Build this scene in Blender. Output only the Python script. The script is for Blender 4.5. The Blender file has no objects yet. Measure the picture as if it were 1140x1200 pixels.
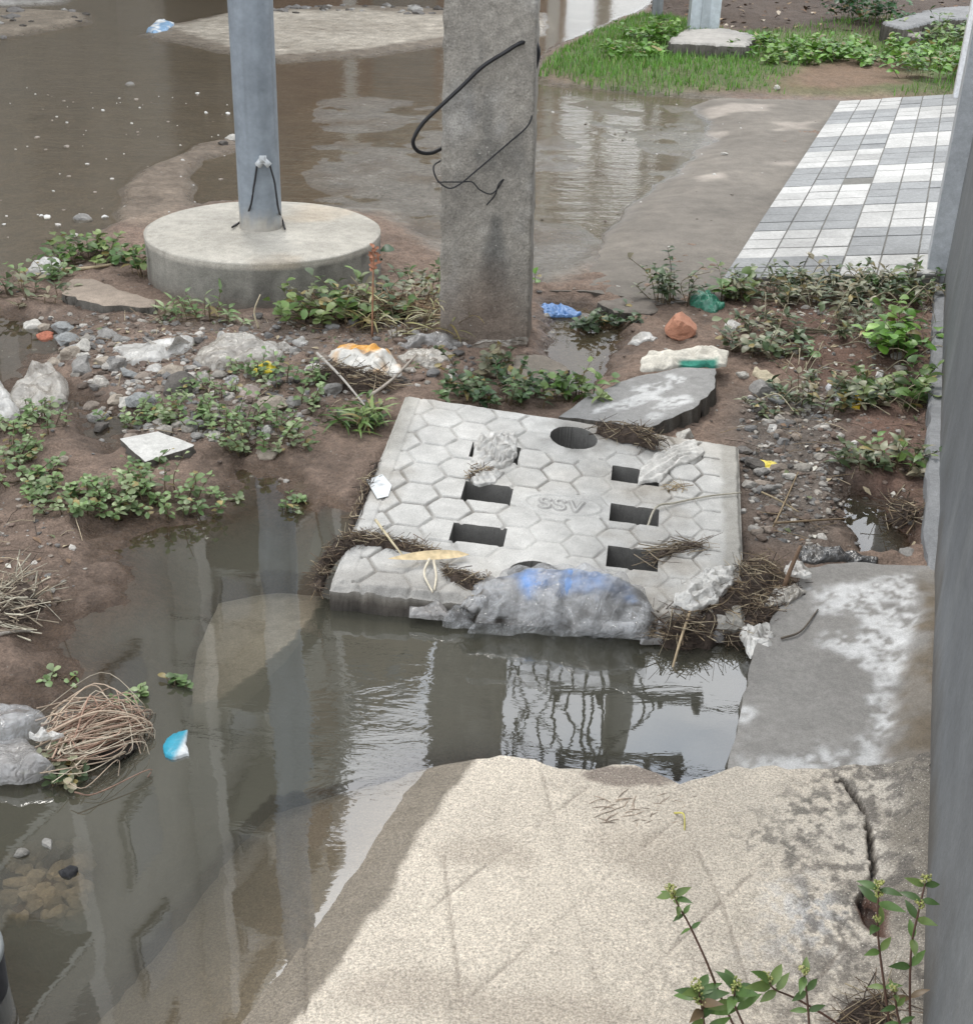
import bpy, bmesh, math, random
import numpy as np
from mathutils import Vector, Matrix
random.seed(7); RNG = np.random.default_rng(7)
SC = bpy.context.scene
COL = SC.collection
# ------------------------------------------------------------------ camera
FPX, PITCH, ROLL, CAMZ = 1500.0, math.atan(779/1500), 0.035, 1.6
cd = bpy.data.cameras.new('camera'); cam = bpy.data.objects.new('camera', cd); COL.objects.link(cam)
cd.sensor_fit = 'HORIZONTAL'; cd.sensor_width = 36.0; cd.lens = 36.0*FPX/1140
cd.clip_start = 0.02; cd.clip_end = 400
cam.matrix_world = (Matrix.Translation((0, 0, CAMZ)) @ Matrix.Rotation(math.pi/2-PITCH, 4, 'X')
                    @ Matrix.Rotation(math.atan(ROLL), 4, 'Z'))
SC.camera = cam
# ------------------------------------------------------------------ sky, sun, exposure
SUN_EL, SUN_AZ = math.radians(58), math.radians(-20)      # azimuth from +Y, positive to the right
w = bpy.data.worlds.new('World'); SC.world = w; w.use_nodes = True
nt = w.node_tree; nt.nodes.clear()
def N(t, typ, **kw):
    n = t.nodes.new(typ)
    for k, v in kw.items():
        if k in n.inputs: n.inputs[k].default_value = v
        else: setattr(n, k, v)
    return n
sky = N(nt, 'ShaderNodeTexSky', sky_type='NISHITA', sun_disc=False, sun_elevation=SUN_EL, sun_rotation=SUN_AZ)
bg1 = N(nt, 'ShaderNodeBackground', Strength=0.10); nt.links.new(sky.outputs[0], bg1.inputs[0])
tc = N(nt, 'ShaderNodeTexCoord'); mp = N(nt, 'ShaderNodeMapping'); mp.inputs['Scale'].default_value = (1.0, 1.0, 2.2)
nt.links.new(tc.outputs['Generated'], mp.inputs[0])
cn = N(nt, 'ShaderNodeTexNoise', Scale=2.6, Detail=7.0, Roughness=0.55); nt.links.new(mp.outputs[0], cn.inputs['Vector'])
cr = N(nt, 'ShaderNodeMapRange'); cr.inputs[1].default_value = .36; cr.inputs[2].default_value = .60
cr.inputs[3].default_value = .55; cr.inputs[4].default_value = 1.0
nt.links.new(cn.outputs[0], cr.inputs[0])
cn2 = N(nt, 'ShaderNodeTexNoise', Scale=4.2, Detail=8.0, Roughness=0.6); nt.links.new(mp.outputs[0], cn2.inputs['Vector'])
ramp = N(nt, 'ShaderNodeValToRGB'); nt.links.new(cn2.outputs[0], ramp.inputs[0])
ramp.color_ramp.elements[0].position = .3; ramp.color_ramp.elements[0].color = (.62, .68, .76, 1)
ramp.color_ramp.elements[1].position = .68; ramp.color_ramp.elements[1].color = (1.0, 1.0, 1.0, 1)
bg2 = N(nt, 'ShaderNodeBackground', Strength=2.4); nt.links.new(ramp.outputs[0], bg2.inputs[0])
mx = N(nt, 'ShaderNodeMixShader'); nt.links.new(cr.outputs[0], mx.inputs[0])
nt.links.new(bg1.outputs[0], mx.inputs[1]); nt.links.new(bg2.outputs[0], mx.inputs[2])
wo = N(nt, 'ShaderNodeOutputWorld'); nt.links.new(mx.outputs[0], wo.inputs[0])
ld = bpy.data.lights.new('sun', 'SUN'); ld.energy = 2.0; ld.angle = math.radians(14); ld.color = (1, .96, .9)
sun = bpy.data.objects.new('sun', ld); COL.objects.link(sun)
sd = Vector((math.sin(SUN_AZ)*math.cos(SUN_EL), math.cos(SUN_AZ)*math.cos(SUN_EL), math.sin(SUN_EL)))
sun.rotation_euler = sd.to_track_quat('Z', 'Y').to_euler()
vs = SC.view_settings; vs.view_transform = 'Standard'; vs.look = 'None'; vs.exposure = 0.22; vs.gamma = 1.0
SC.cycles.max_bounces = 8; SC.cycles.transparent_max_bounces = 12
try: SC.cycles.use_denoising = True
except Exception: pass

# ------------------------------------------------------------------ helpers: where things stand
_n = math.hypot(1, ROLL); _c, _s = math.cos(PITCH), math.sin(PITCH)
def ray(u, v):
    xi, yi = (u-570)/FPX, (600-v)/FPX
    x, y = (xi-ROLL*yi)/_n, (yi+ROLL*xi)/_n
    return np.array([x, _c+y*_s, -_s+y*_c])
def G(u, v, z=0.0):                 # a point at height z
    d = ray(u, v); t = (z-CAMZ)/d[2]
    return np.array([0, 0, CAMZ])+t*d
def AY(u, v, y):                    # a point at distance y
    d = ray(u, v); return np.array([0, 0, CAMZ])+(y/d[1])*d
def Wp(px, z=0.0): return np.array([G(u, v, z)[:2] for u, v in px])
def PR(P):                          # world -> photo pixels
    P = np.atleast_2d(P); d = P-np.array([0, 0, CAMZ])
    fw = d[:, 1]*_c-d[:, 2]*_s; up = d[:, 1]*_s+d[:, 2]*_c
    x, y = d[:, 0]/fw, up/fw
    return np.stack([570+FPX*(x+ROLL*y)/_n, 600-FPX*(y-ROLL*x)/_n], 1)
def mpp(y): return (y*_c+CAMZ*_s)/FPX     # metres per photo pixel near distance y

# ------------------------------------------------------------------ helpers: noise
def _h(ix, iy, iz, seed):
    with np.errstate(over='ignore'):
        h = (ix.astype(np.uint32)*np.uint32(374761393) + iy.astype(np.uint32)*np.uint32(668265263)
             + iz.astype(np.uint32)*np.uint32(2147483647-1274126) + np.uint32((int(seed)*974711+12345) & 0xffffffff))
        h = (h ^ (h >> np.uint32(13)))*np.uint32(1274126177)
        h = (h ^ (h >> np.uint32(16)))*np.uint32(2246822519)
        return (h ^ (h >> np.uint32(15))).astype(np.float64)/4294967295.0
def vn(x, y, z=None, seed=0):
    x = np.asarray(x, float); y = np.asarray(y, float)
    z = np.zeros_like(x) if z is None else np.asarray(z, float)
    fx, fy, fz = np.floor(x), np.floor(y), np.floor(z)
    ix, iy, iz = fx.astype(np.int64), fy.astype(np.int64), fz.astype(np.int64)
    tx, ty, tz = x-fx, y-fy, z-fz
    tx, ty, tz = [t*t*(3-2*t) for t in (tx, ty, tz)]
    r = 0
    for a in (0, 1):
        for b in (0, 1):
            for c in (0, 1):
                r = r+_h(ix+a, iy+b, iz+c, seed)*(tx if a else 1-tx)*(ty if b else 1-ty)*(tz if c else 1-tz)
    return r*2-1
def fbm(x, y, z=None, o=4, seed=0, g=.5):
    r = 0; a = 1; s = 1; t = 0
    for k in range(o):
        r = r+a*vn(np.asarray(x)*s, np.asarray(y)*s, None if z is None else np.asarray(z)*s, seed+k*17); t += a; a *= g; s *= 2.03
    return r/t
def ss(a, b, x):
    t = np.clip((x-a)/(b-a), 0, 1); return t*t*(3-2*t)
def sdf(x, y, poly):                # signed distance, negative inside
    P = np.asarray(poly); n = len(P); d = np.full(np.shape(x), 1e9); ins = np.zeros(np.shape(x), bool)
    for i in range(n):
        a, b = P[i], P[(i+1) % n]; e = b-a; L = e@e+1e-12
        t = np.clip(((x-a[0])*e[0]+(y-a[1])*e[1])/L, 0, 1)
        d = np.minimum(d, np.hypot(x-a[0]-t*e[0], y-a[1]-t*e[1]))
        cond = (a[1] > y) != (b[1] > y)
        with np.errstate(divide='ignore', invalid='ignore'):
            xi = a[0]+(y-a[1])*e[0]/(e[1] if abs(e[1]) > 1e-12 else 1e-12)
        ins ^= cond & (x < xi)
    return np.where(ins, -d, d)
def ldist(x, y, line):              # distance to polyline
    P = np.asarray(line); d = np.full(np.shape(x), 1e9)
    for a, b in zip(P[:-1], P[1:]):
        e = b-a; L = e@e+1e-12
        t = np.clip(((x-a[0])*e[0]+(y-a[1])*e[1])/L, 0, 1)
        d = np.minimum(d, np.hypot(x-a[0]-t*e[0], y-a[1]-t*e[1]))
    return d
def rough_poly(P, amp, step, seed):
    P = np.asarray(P, float); out = []; rr = np.random.default_rng(seed)
    for a, b in zip(P, np.roll(P, -1, 0)):
        L = np.linalg.norm(b-a); n = max(1, int(L/step)); nrm = np.array([b[1]-a[1], a[0]-b[0]])/(L+1e-9)
        for k in range(n):
            out.append(a+(b-a)*k/n+(nrm*rr.normal(0, amp) if k else 0))
    return np.array(out)

# ------------------------------------------------------------------ helpers: objects
def tag(o, label=None, cat=None, group=None, kind=None):
    if label: o['label'] = label
    if cat: o['category'] = cat
    if group: o['group'] = group
    if kind: o['kind'] = kind
    return o
def mk(name, V, F, mats, parent=None, col=None, smooth=True, origin=None, mi=None):
    V = np.asarray(V, float)
    if parent is not None: origin = np.array(parent.location)
    if origin is None: origin = np.zeros(3)
    me = bpy.data.meshes.new(name); me.from_pydata((V-np.asarray(origin)).tolist(), [], [list(map(int, f)) for f in F])
    for m in (mats if isinstance(mats, (list, tuple)) else [mats]): me.materials.append(m)
    if mi is not None: me.polygons.foreach_set('material_index', np.asarray(mi, np.int32))
    if smooth: me.polygons.foreach_set('use_smooth', np.ones(len(me.polygons), bool))
    if col is not None:
        a = me.attributes.new('Col', 'FLOAT_COLOR', 'POINT')
        c = np.ones((len(V), 4), np.float32); c[:, :3] = np.asarray(col)[:, :3]
        a.data.foreach_set('color', c.ravel())
    me.update()
    o = bpy.data.objects.new(name, me); COL.objects.link(o)
    if parent is not None: o.parent = parent
    else: o.location = origin
    return o
def fl(o, name, vals):
    a = o.data.attributes.new(name, 'FLOAT', 'POINT'); a.data.foreach_set('value', np.asarray(vals, np.float32))
def empty(name, loc):
    o = bpy.data.objects.new(name, None); COL.objects.link(o); o.location = loc; o.empty_display_size = .1
    return o
def facet(V, seed, n=9, lo=.52, hi=.86):
    rg = np.random.default_rng(int(abs(seed)*97) % 100000); q = np.array(V)
    for _ in range(n):
        d = rg.normal(0, 1, 3); d /= np.linalg.norm(d); k = q@d-(lo+(hi-lo)*rg.random()); q = q-np.maximum(k, 0)[:, None]*d
    return q*1.25
class MB:
    def __init__(s): s.V = []; s.F = []; s.C = []
    def add(s, V, F, c):
        n = len(s.V); s.V.extend(np.asarray(V, float).tolist()); s.F.extend([[i+n for i in f] for f in F])
        c = np.asarray(c, float); s.C.extend(np.tile(c, (len(V), 1)).tolist() if c.ndim == 1 else c.tolist())
    def tube(s, P, r, c=(.5, .5, .5), k=5, r1=None, cap=True):
        P = np.asarray(P, float); n = len(P); r1 = r if r1 is None else r1
        T = np.gradient(P, axis=0); T /= np.linalg.norm(T, axis=1)[:, None]+1e-9
        up = np.array([0.13, .21, .97]); V = []
        for i in range(n):
            a = np.cross(T[i], up); L = np.linalg.norm(a)
            a = np.array([1., 0, 0]) if L < 1e-3 else a/L
            b = np.cross(T[i], a); rr = r+(r1-r)*i/max(1, n-1)
            for j in range(k):
                t = 2*math.pi*j/k; V.append(P[i]+rr*(a*math.cos(t)+b*math.sin(t)))
        F = [[i*k+j, i*k+(j+1) % k, (i+1)*k+(j+1) % k, (i+1)*k+j] for i in range(n-1) for j in range(k)]
        if cap: F += [list(range(k))[::-1], [(n-1)*k+j for j in range(k)]]
        s.add(V, F, c)
    def box(s, c, hx, hy, hz, col=(.5, .5, .5), ang=0.0):
        ca, sa = math.cos(ang), math.sin(ang); V = []
        for z in (-hz, hz):
            for x, y in ((-hx, -hy), (hx, -hy), (hx, hy), (-hx, hy)):
                V.append((c[0]+x*ca-y*sa, c[1]+x*sa+y*ca, c[2]+z))
        s.add(V, [[3, 2, 1, 0], [4, 5, 6, 7], [0, 1, 5, 4], [1, 2, 6, 5], [2, 3, 7, 6], [3, 0, 4, 7]], col)
    def leaf(s, p, d, nrm, L, W, c, prof=(0.12, .62, 1.0, .8, .05), bend=.25, fold=.18):
        d = np.asarray(d, float); d /= np.linalg.norm(d)+1e-9
        b = np.cross(nrm, d); b /= np.linalg.norm(b)+1e-9; nn = np.cross(d, b); V = []
        for i, w_ in enumerate(prof):
            t = i/(len(prof)-1); q = np.asarray(p)+d*L*t*(1-.12*t)-nn*bend*L*t*t
            V += [q-b*W*.5*w_+nn*fold*W*w_*.5, q, q+b*W*.5*w_+nn*fold*W*w_*.5]
        F = []
        for i in range(len(prof)-1):
            a = i*3; F += [[a, a+1, a+4, a+3], [a+1, a+2, a+5, a+4]]
        s.add(V, F, c)
    def rock(s, p, r, c, seed, flat=.6, sub=1):
        V, F = ICO[sub]; V = facet(V, seed); q = V*(1+.33*fbm(V[:, 0]*1.3+seed, V[:, 1]*1.3, V[:, 2]*1.3+seed*.37, 2, seed)[:, None])
        sq = np.array([1, .65+.35*((seed*37) % 10)/10, flat]); a = seed*1.7; ca, sa = math.cos(a), math.sin(a)
        q = q*sq; q = np.stack([q[:, 0]*ca-q[:, 1]*sa, q[:, 0]*sa+q[:, 1]*ca, q[:, 2]], 1)
        s.add(q*r+np.asarray(p), F, c)
    def build(s, name, mat, parent=None, smooth=True, origin=None):
        return mk(name, s.V, s.F, mat, parent, s.C, smooth, origin)
ICO = {}
for _k in (1, 2, 3, 4):
    _b = bmesh.new(); bmesh.ops.create_icosphere(_b, subdivisions=_k, radius=1.0)
    _b.verts.ensure_lookup_table()
    ICO[_k] = (np.array([v.co[:] for v in _b.verts]), [[v.index for v in f.verts] for f in _b.faces]); _b.free()
def spline(P, n=8):
    P = [np.asarray(p, float) for p in P]; P = [2*P[0]-P[1]]+P+[2*P[-1]-P[-2]]; out = []
    for i in range(1, len(P)-2):
        for k in range(n):
            t = k/n; a, b, c, d = P[i-1:i+3]
            out.append(.5*((2*b)+(-a+c)*t+(2*a-5*b+4*c-d)*t*t+(-a+3*b-3*c+d)*t**3))
    out.append(P[-2]); return np.array(out)

# ------------------------------------------------------------------ helpers: materials
def newmat(name):
    m = bpy.data.materials.new(name); m.use_nodes = True; t = m.node_tree; t.nodes.clear()
    out = t.nodes.new('ShaderNodeOutputMaterial'); return m, t, out
def math_(t, op, a, b=None, clamp=False):
    n = t.nodes.new('ShaderNodeMath'); n.operation = op; n.use_clamp = clamp
    for i, v in enumerate((a, b)):
        if v is None: continue
        if isinstance(v, (int, float)): n.inputs[i].default_value = v
        else: t.links.new(v, n.inputs[i])
    return n.outputs[0]
def mixc(t, f, a, b, mode='MIX'):
    n = t.nodes.new('ShaderNodeMix'); n.data_type = 'RGBA'; n.blend_type = mode
    for i, v in ((0, f), (6, a), (7, b)):
        if isinstance(v, (int, float)): n.inputs[i].default_value = v
        elif isinstance(v, tuple): n.inputs[i].default_value = (*v[:3], 1)
        else: t.links.new(v, n.inputs[i])
    return n.outputs[2]
def mrange(t, x, a, b, c, d, smooth=False):
    n = t.nodes.new('ShaderNodeMapRange'); t.links.new(x, n.inputs[0])
    if smooth: n.interpolation_type = 'SMOOTHSTEP'
    for i, v in enumerate((a, b, c, d)): n.inputs[i+1].default_value = v
    return n.outputs[0]
def noise(t, vec, scale, detail=4, rough=.55, dist=0.0):
    n = t.nodes.new('ShaderNodeTexNoise'); n.inputs['Scale'].default_value = scale; n.inputs['Detail'].default_value = detail
    n.inputs['Roughness'].default_value = rough; n.inputs['Distortion'].default_value = dist
    if vec is not None: t.links.new(vec, n.inputs['Vector'])
    return n.outputs[0]
def surf(name, col=None, rough=.85, scales=((6, .25), (40, .3), (220, .25)), bump=.4, bscale=120, bdist=.004, wet=None,
         metal=0.0, spec=.4, speck=None, trans=0.0, sheen=0.0, voro=None):
    """one procedural opaque material; base colour comes from col or from the mesh's own Col attribute"""
    m, t, out = newmat(name); pos = t.nodes.new('ShaderNodeNewGeometry').outputs['Position']
    if col is None:
        a = t.nodes.new('ShaderNodeAttribute'); a.attribute_name = 'Col'; c = a.outputs['Color']
    else:
        a = t.nodes.new('ShaderNodeRGB'); a.outputs[0].default_value = (*col, 1); c = a.outputs[0]
    for sc, amt in scales:
        f = mrange(t, noise(t, pos, sc, 5, .6), .3, .7, 1-amt, 1+amt)
        n = t.nodes.new('ShaderNodeVectorMath'); n.operation = 'SCALE'; t.links.new(c, n.inputs[0]); t.links.new(f, n.inputs['Scale']); c = n.outputs[0]
    if speck:
        sc, th, sp = speck
        f = mrange(t, noise(t, pos, sc, 2, .5), th, th+.05, 0, 1); c = mixc(t, f, c, sp)
    p = t.nodes.new('ShaderNodeBsdfPrincipled'); p.inputs['Metallic'].default_value = metal
    p.inputs['Specular IOR Level'].default_value = spec; p.inputs['Roughness'].default_value = rough
    if wet:
        z0, z1, dark, wr = wet
        sx = t.nodes.new('ShaderNodeSeparateXYZ'); t.links.new(pos, sx.inputs[0])
        zz = math_(t, 'ADD', sx.outputs[2], math_(t, 'MULTIPLY', math_(t, 'SUBTRACT', noise(t, pos, 9, 4), .5), (z1-z0)*1.1))
        f = mrange(t, zz, z0, z1, 1, 0, True)
        dk = mixc(t, 1.0, c, (dark, dark*.96, dark*.9), 'MULTIPLY'); c = mixc(t, f, c, dk)
        t.links.new(mrange(t, f, 0, 1, rough, wr), p.inputs['Roughness'])
    t.links.new(c, p.inputs['Base Color'])
    if bump:
        hb = math_(t, 'ADD', noise(t, pos, bscale, 6, .7), math_(t, 'MULTIPLY', noise(t, pos, bscale*.17, 4, .6), 1.6))
        b = t.nodes.new('ShaderNodeBump'); b.inputs['Strength'].default_value = bump; b.inputs['Distance'].default_value = bdist
        t.links.new(hb, b.inputs['Height']); t.links.new(b.outputs[0], p.inputs['Normal'])
    sh = p.outputs[0]
    if trans:
        tr = t.nodes.new('ShaderNodeBsdfTranslucent'); t.links.new(c, tr.inputs[0]); mxs = t.nodes.new('ShaderNodeMixShader')
        mxs.inputs[0].default_value = trans; t.links.new(sh, mxs.inputs[1]); t.links.new(tr.outputs[0], mxs.inputs[2]); sh = mxs.outputs[0]
    t.links.new(sh, out.inputs[0]); return m
def film(name, col, opac=.7, rough=.28, var=.3, dirt=(.12, .09, .06), dirt_amt=.35):
    """thin plastic: partly see-through, glossy, dirty in patches"""
    m, t, out = newmat(name); pos = t.nodes.new('ShaderNodeNewGeometry').outputs['Position']
    f = mrange(t, noise(t, pos, 22, 5, .65), .45, .7, 0, dirt_amt)
    c = mixc(t, f, col, dirt)
    p = t.nodes.new('ShaderNodeBsdfPrincipled'); t.links.new(c, p.inputs['Base Color']); p.inputs['Roughness'].default_value = rough
    p.inputs['Specular IOR Level'].default_value = .9
    b = t.nodes.new('ShaderNodeBump'); b.inputs['Strength'].default_value = .9; b.inputs['Distance'].default_value = .006
    vo = t.nodes.new('ShaderNodeTexVoronoi'); vo.feature = 'DISTANCE_TO_EDGE'; vo.inputs['Scale'].default_value = 46
    wn = t.nodes.new('ShaderNodeTexNoise'); wn.inputs['Scale'].default_value = 16; wn.inputs['Detail'].default_value = 3; t.links.new(pos, wn.inputs['Vector'])
    va = t.nodes.new('ShaderNodeVectorMath'); va.operation = 'MULTIPLY_ADD'; va.inputs[1].default_value = (.12, .12, .12); t.links.new(wn.outputs['Color'], va.inputs[0]); t.links.new(pos, va.inputs[2])
    t.links.new(va.outputs[0], vo.inputs['Vector'])
    t.links.new(math_(t, 'ADD', vo.outputs['Distance'], math_(t, 'MULTIPLY', noise(t, pos, 90, 4, .6, 1.2), .3)), b.inputs['Height']); t.links.new(b.outputs[0], p.inputs['Normal'])
    tr = t.nodes.new('ShaderNodeBsdfTransparent'); ms = t.nodes.new('ShaderNodeMixShader')
    t.links.new(mrange(t, noise(t, pos, 14, 4, .6), .3, .7, opac-var, min(1, opac+var)), ms.inputs[0])
    t.links.new(tr.outputs[0], ms.inputs[1]); t.links.new(p.outputs[0], ms.inputs[2]); t.links.new(ms.outputs[0], out.inputs[0])
    return m
M = {}
M['ground'] = surf('wet_mud', None, .9, ((5, .18), (38, .26), (170, .34)), 1.0, 70, .016, wet=(.004, .044, .50, .2), speck=(150, .70, (.34, .31, .27)))
M['slab'] = surf('worn_concrete', None, .9, ((4, .07), (30, .07), (230, .42), (520, .4)), .8, 260, .0025, wet=(.0150, .0178, .38, .3), speck=(330, .66, (.66, .62, .54)))
M['cement'] = surf('grey_cement', None, .9, ((6, .12), (50, .14), (300, .2)), .5, 200, .003)
M['cover'] = surf('precast_concrete', None, .85, ((6, .14), (26, .12), (380, .24)), .45, 260, .002, speck=(520, .70, (.16, .16, .15)))
M['drive'] = surf('trodden_concrete', None, .85, ((2, .14), (14, .16), (160, .2)), .5, 120, .004, wet=(.000, .014, .62, .12))
M['pole'] = surf('cast_concrete', None, .9, ((5, .14), (30, .2), (170, .3)), .9, 110, .006, speck=(95, .70, (.42, .40, .36)))
M['foot'] = surf('footing_concrete', None, .9, ((4, .14), (30, .16), (200, .22)), .7, 130, .004)
M['wallp'] = surf('grey_wall_paint', None, .62, ((3, .10), (11, .10), (48, .10), (190, .10)), .5, 70, .003, speck=(120, .735, (.30, .29, .27)))
M['tile'] = surf('stone_tile', None, .75, ((1.3, .14), (9, .12), (60, .16), (300, .16)), .5, 160, .002)
M['steel'] = surf('galvanised_steel', None, .55, ((3, .12), (14, .14), (60, .08)), .12, 30, .002, metal=.1)
M['rock'] = surf('rubble_stone', None, .85, ((30, .2), (150, .25)), .7, 160, .004)
M['leaf'] = surf('leaf', None, .42, ((60, .14),), 0, trans=.22, spec=.45)
M['stem'] = surf('stem', None, .7, ((80, .2),), 0)
M['straw'] = surf('dry_straw', None, .8, ((60, .25),), 0)
M['debris'] = surf('rotting_debris', None, .9, ((25, .3), (140, .35)), 1.0, 120, .01)
M['black'] = surf('black_rubber', (.018, .018, .02), .5, ((30, .2),), .2, 80, .002)
M['cloth'] = surf('dirty_cloth', None, .9, ((20, .18), (120, .2)), .5, 220, .003, trans=.1)
M['pack'] = surf('printed_wrapper', None, .38, ((25, .16), (120, .12)), .4, 60, .003)
M['terra'] = surf('terracotta', (.40, .19, .12), .85, ((20, .14), (150, .18)), .5, 160, .003)
M['plaster'] = surf('facade_plaster', None, .9, ((.3, .1), (2, .08)), 0)
M['glass'] = surf('dark_window', (.15, .15, .145), .3, ((1, .1),), 0, spec=.6)
M['film_clear'] = film('clear_film', (.58, .59, .60), .36, .12, .26, (.14, .11, .08), .6)
M['film_gloss'] = film('glossy_film', (.66, .67, .68), .24, .07, .24, (.16, .13, .10), .5)
M['film_grey'] = film('grey_film', (.36, .35, .34), .70, .2, .25)
M['film_white'] = film('white_film', (.60, .585, .55), .80, .28, .18, dirt_amt=.4)
M['film_tan'] = film('stained_film', (.46, .43, .38), .80, .22, .2, dirt_amt=.7)
M['film_blue'] = film('blue_film', (.10, .24, .52), .95, .3, .05, (.1, .12, .16), .3)
M['film_green'] = film('green_film', (.03, .22, .14), .95, .3, .05, (.03, .05, .03), .4)
M['film_dark'] = film('dark_film', (.06, .06, .06), .97, .25, .03)

# ------------------------------------------------------------------ ground levels
def band(px, z=0.0): return Wp(px, z)
STREET = band([(-700, 345), (-250, 338), (0, 326), (45, 320), (90, 290), (140, 270), (180, 262), (215, 252), (260, 240), (440, 255), (500, 290), (520, 306),
               (560, 345), (640, 338), (720, 300), (800, 240), (860, 170), (850, 116), (640, 98), (628, 78), (658, 55), (715, 28), (775, 4), (800, -30), (760, -70), (-900, -110)])
SPIT = band([(140, 224), (165, 200), (235, 168), (280, 158), (284, 176), (240, 188), (222, 205), (226, 238), (200, 268), (165, 275), (140, 268)])
PALE = band([(200, 33), (270, 17), (420, 12), (518, 20), (640, 25), (640, 40), (520, 46), (430, 60), (330, 66), (265, 56)])
PALEW = band([(165, 40), (200, 28), (270, 14), (420, 6), (640, 15), (640, 42), (520, 54), (430, 68), (330, 74), (262, 62), (150, 40)])
RIDGE = band([(-300, 52), (0, 46), (60, 36), (108, 27), (104, 15), (40, 11), (-300, 14)])
FARL = band([(-300, -20), (0, -8), (80, -2), (75, 5), (0, 9), (-300, 11)])
CHAN = band([(-120, 1300), (-300, 1000), (-260, 830), (0, 806), (40, 800), (52, 785), (40, 765), (55, 720), (118, 692), (112, 650), (95, 625), (150, 612), (235, 588),
             (245, 545), (285, 530), (330, 548), (365, 575), (415, 600), (440, 560), (560, 500), (800, 540), (860, 640), (870, 742), (935, 750), (905, 935), (690, 930), (560, 910),
             (500, 915), (440, 1000), (340, 1130), (240, 1300)])
PUDL = band([(-400, 365), (0, 362), (60, 376), (100, 384), (110, 400), (72, 425), (66, 448), (115, 470), (160, 480), (190, 500), (130, 545), (60, 500), (0, 510), (-400, 540)])
PUDP = band([(624, 352), (700, 354), (742, 380), (736, 425), (705, 462), (660, 474), (625, 430)])
PUDR = band([(986, 566), (1045, 588), (1080, 640), (1062, 662), (1000, 655), (976, 612)])
GRASS = band([(628, 92), (650, 68), (700, 42), (745, 24), (800, 30), (860, 48), (1300, 30), (1500, 135), (985, 119), (870, 113), (760, 113), (690, 104)])
BANK = band([(755, 22), (830, 34), (870, 46), (1000, 52), (1300, 40), (1300, -40), (900, -45), (770, -20)])
BARE = band([(905, 112), (930, 88), (1000, 78), (1070, 88), (1060, 112), (980, 116)])
GRAVEL = band([(870, 480), (960, 470), (985, 520), (985, 600), (960, 660), (885, 650), (862, 520)])
RED = band([(850, 370), (1100, 360), (1100, 480), (1090, 660), (985, 600), (975, 480), (900, 440)])
DEBR = band([(40, 375), (230, 388), (480, 370), (560, 400), (440, 480), (330, 545), (140, 520), (170, 480), (100, 440)])
def street_f(x, y): return ss(.10, -.16, sdf(x, y, STREET)+.05*fbm(x*3, y*3, seed=5))
def ground_z(x, y):
    n1 = fbm(x*1.3, y*1.3, o=4, seed=1); n2 = fbm(x*9, y*9, o=4, seed=2); n3 = fbm(x*30, y*30, o=3, seed=3)
    n4 = np.abs(fbm(x*16, y*16, o=3, seed=4)); z = .032+.014*n1+.012*n2+.008*n3+.016*n4
    z = z+.02*ss(.1, -.4, sdf(x, y, RED))+.012*np.abs(n2)*ss(.1, -.2, sdf(x, y, DEBR))
    s = street_f(x, y)
    zs = -.0125+.008*n1+.004*n2+.003*fbm(x*2.2, y*5, o=4, seed=22)
    edge = .03*fbm(x*5, y*5, o=3, seed=8)
    zs = zs+.032*ss(.06, -.06, sdf(x, y, SPIT)+edge)+.034*ss(.10, -.12, sdf(x, y, PALEW)+edge*2)
    zs = zs+(.040+.03*np.abs(n2))*ss(.15, -.2, sdf(x, y, RIDGE)+edge*2)+.036*ss(.2, -.2, sdf(x, y, FARL)+edge)
    uv = PR(np.stack([x.ravel(), y.ravel(), np.zeros(x.size)], 1)); u = uv[:, 0].reshape(x.shape); v = uv[:, 1].reshape(x.shape)
    front = np.where(y > .3, 1, 0)
    mid = ss(330, 380, u)*ss(90, 130, v)*front
    zs = zs+mid*(.0125+.004*n1+.009*fbm(x*3.2, y*4.5, o=4, seed=21))
    z = z*(1-s)+zs*s
    g = ss(.1, -.25, sdf(x, y, GRASS)); z = z+g*(.05+.02*n1)
    z = z+ss(.1, -.6, sdf(x, y, BANK))*(.10+.05*n1)
    for P, dep, wd in ((PUDL, .046, .12), (PUDP, .07, .12), (PUDR, .09, .1)):
        z = z-dep*ss(.04, -wd, sdf(x, y, P)+.05*fbm(x*7, y*7, seed=11))
    d = sdf(x, y, CHAN)+.03*fbm(x*6, y*6, o=4, seed=12)
    k = ss(.02, np.where(x < -.45, -.62, -.30), d); z = z*(1-k)-.26*k-.02*ss(.04, 0, d)*(1-k)*(z > .01)
    pm_ = G(45, 1035); z = np.maximum(z, -.028-.2*ss(.05, .19, np.hypot(x-pm_[0], y-pm_[1])))
    far = ss(24, 32, y); return z*(1-far)+.02*far
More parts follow.
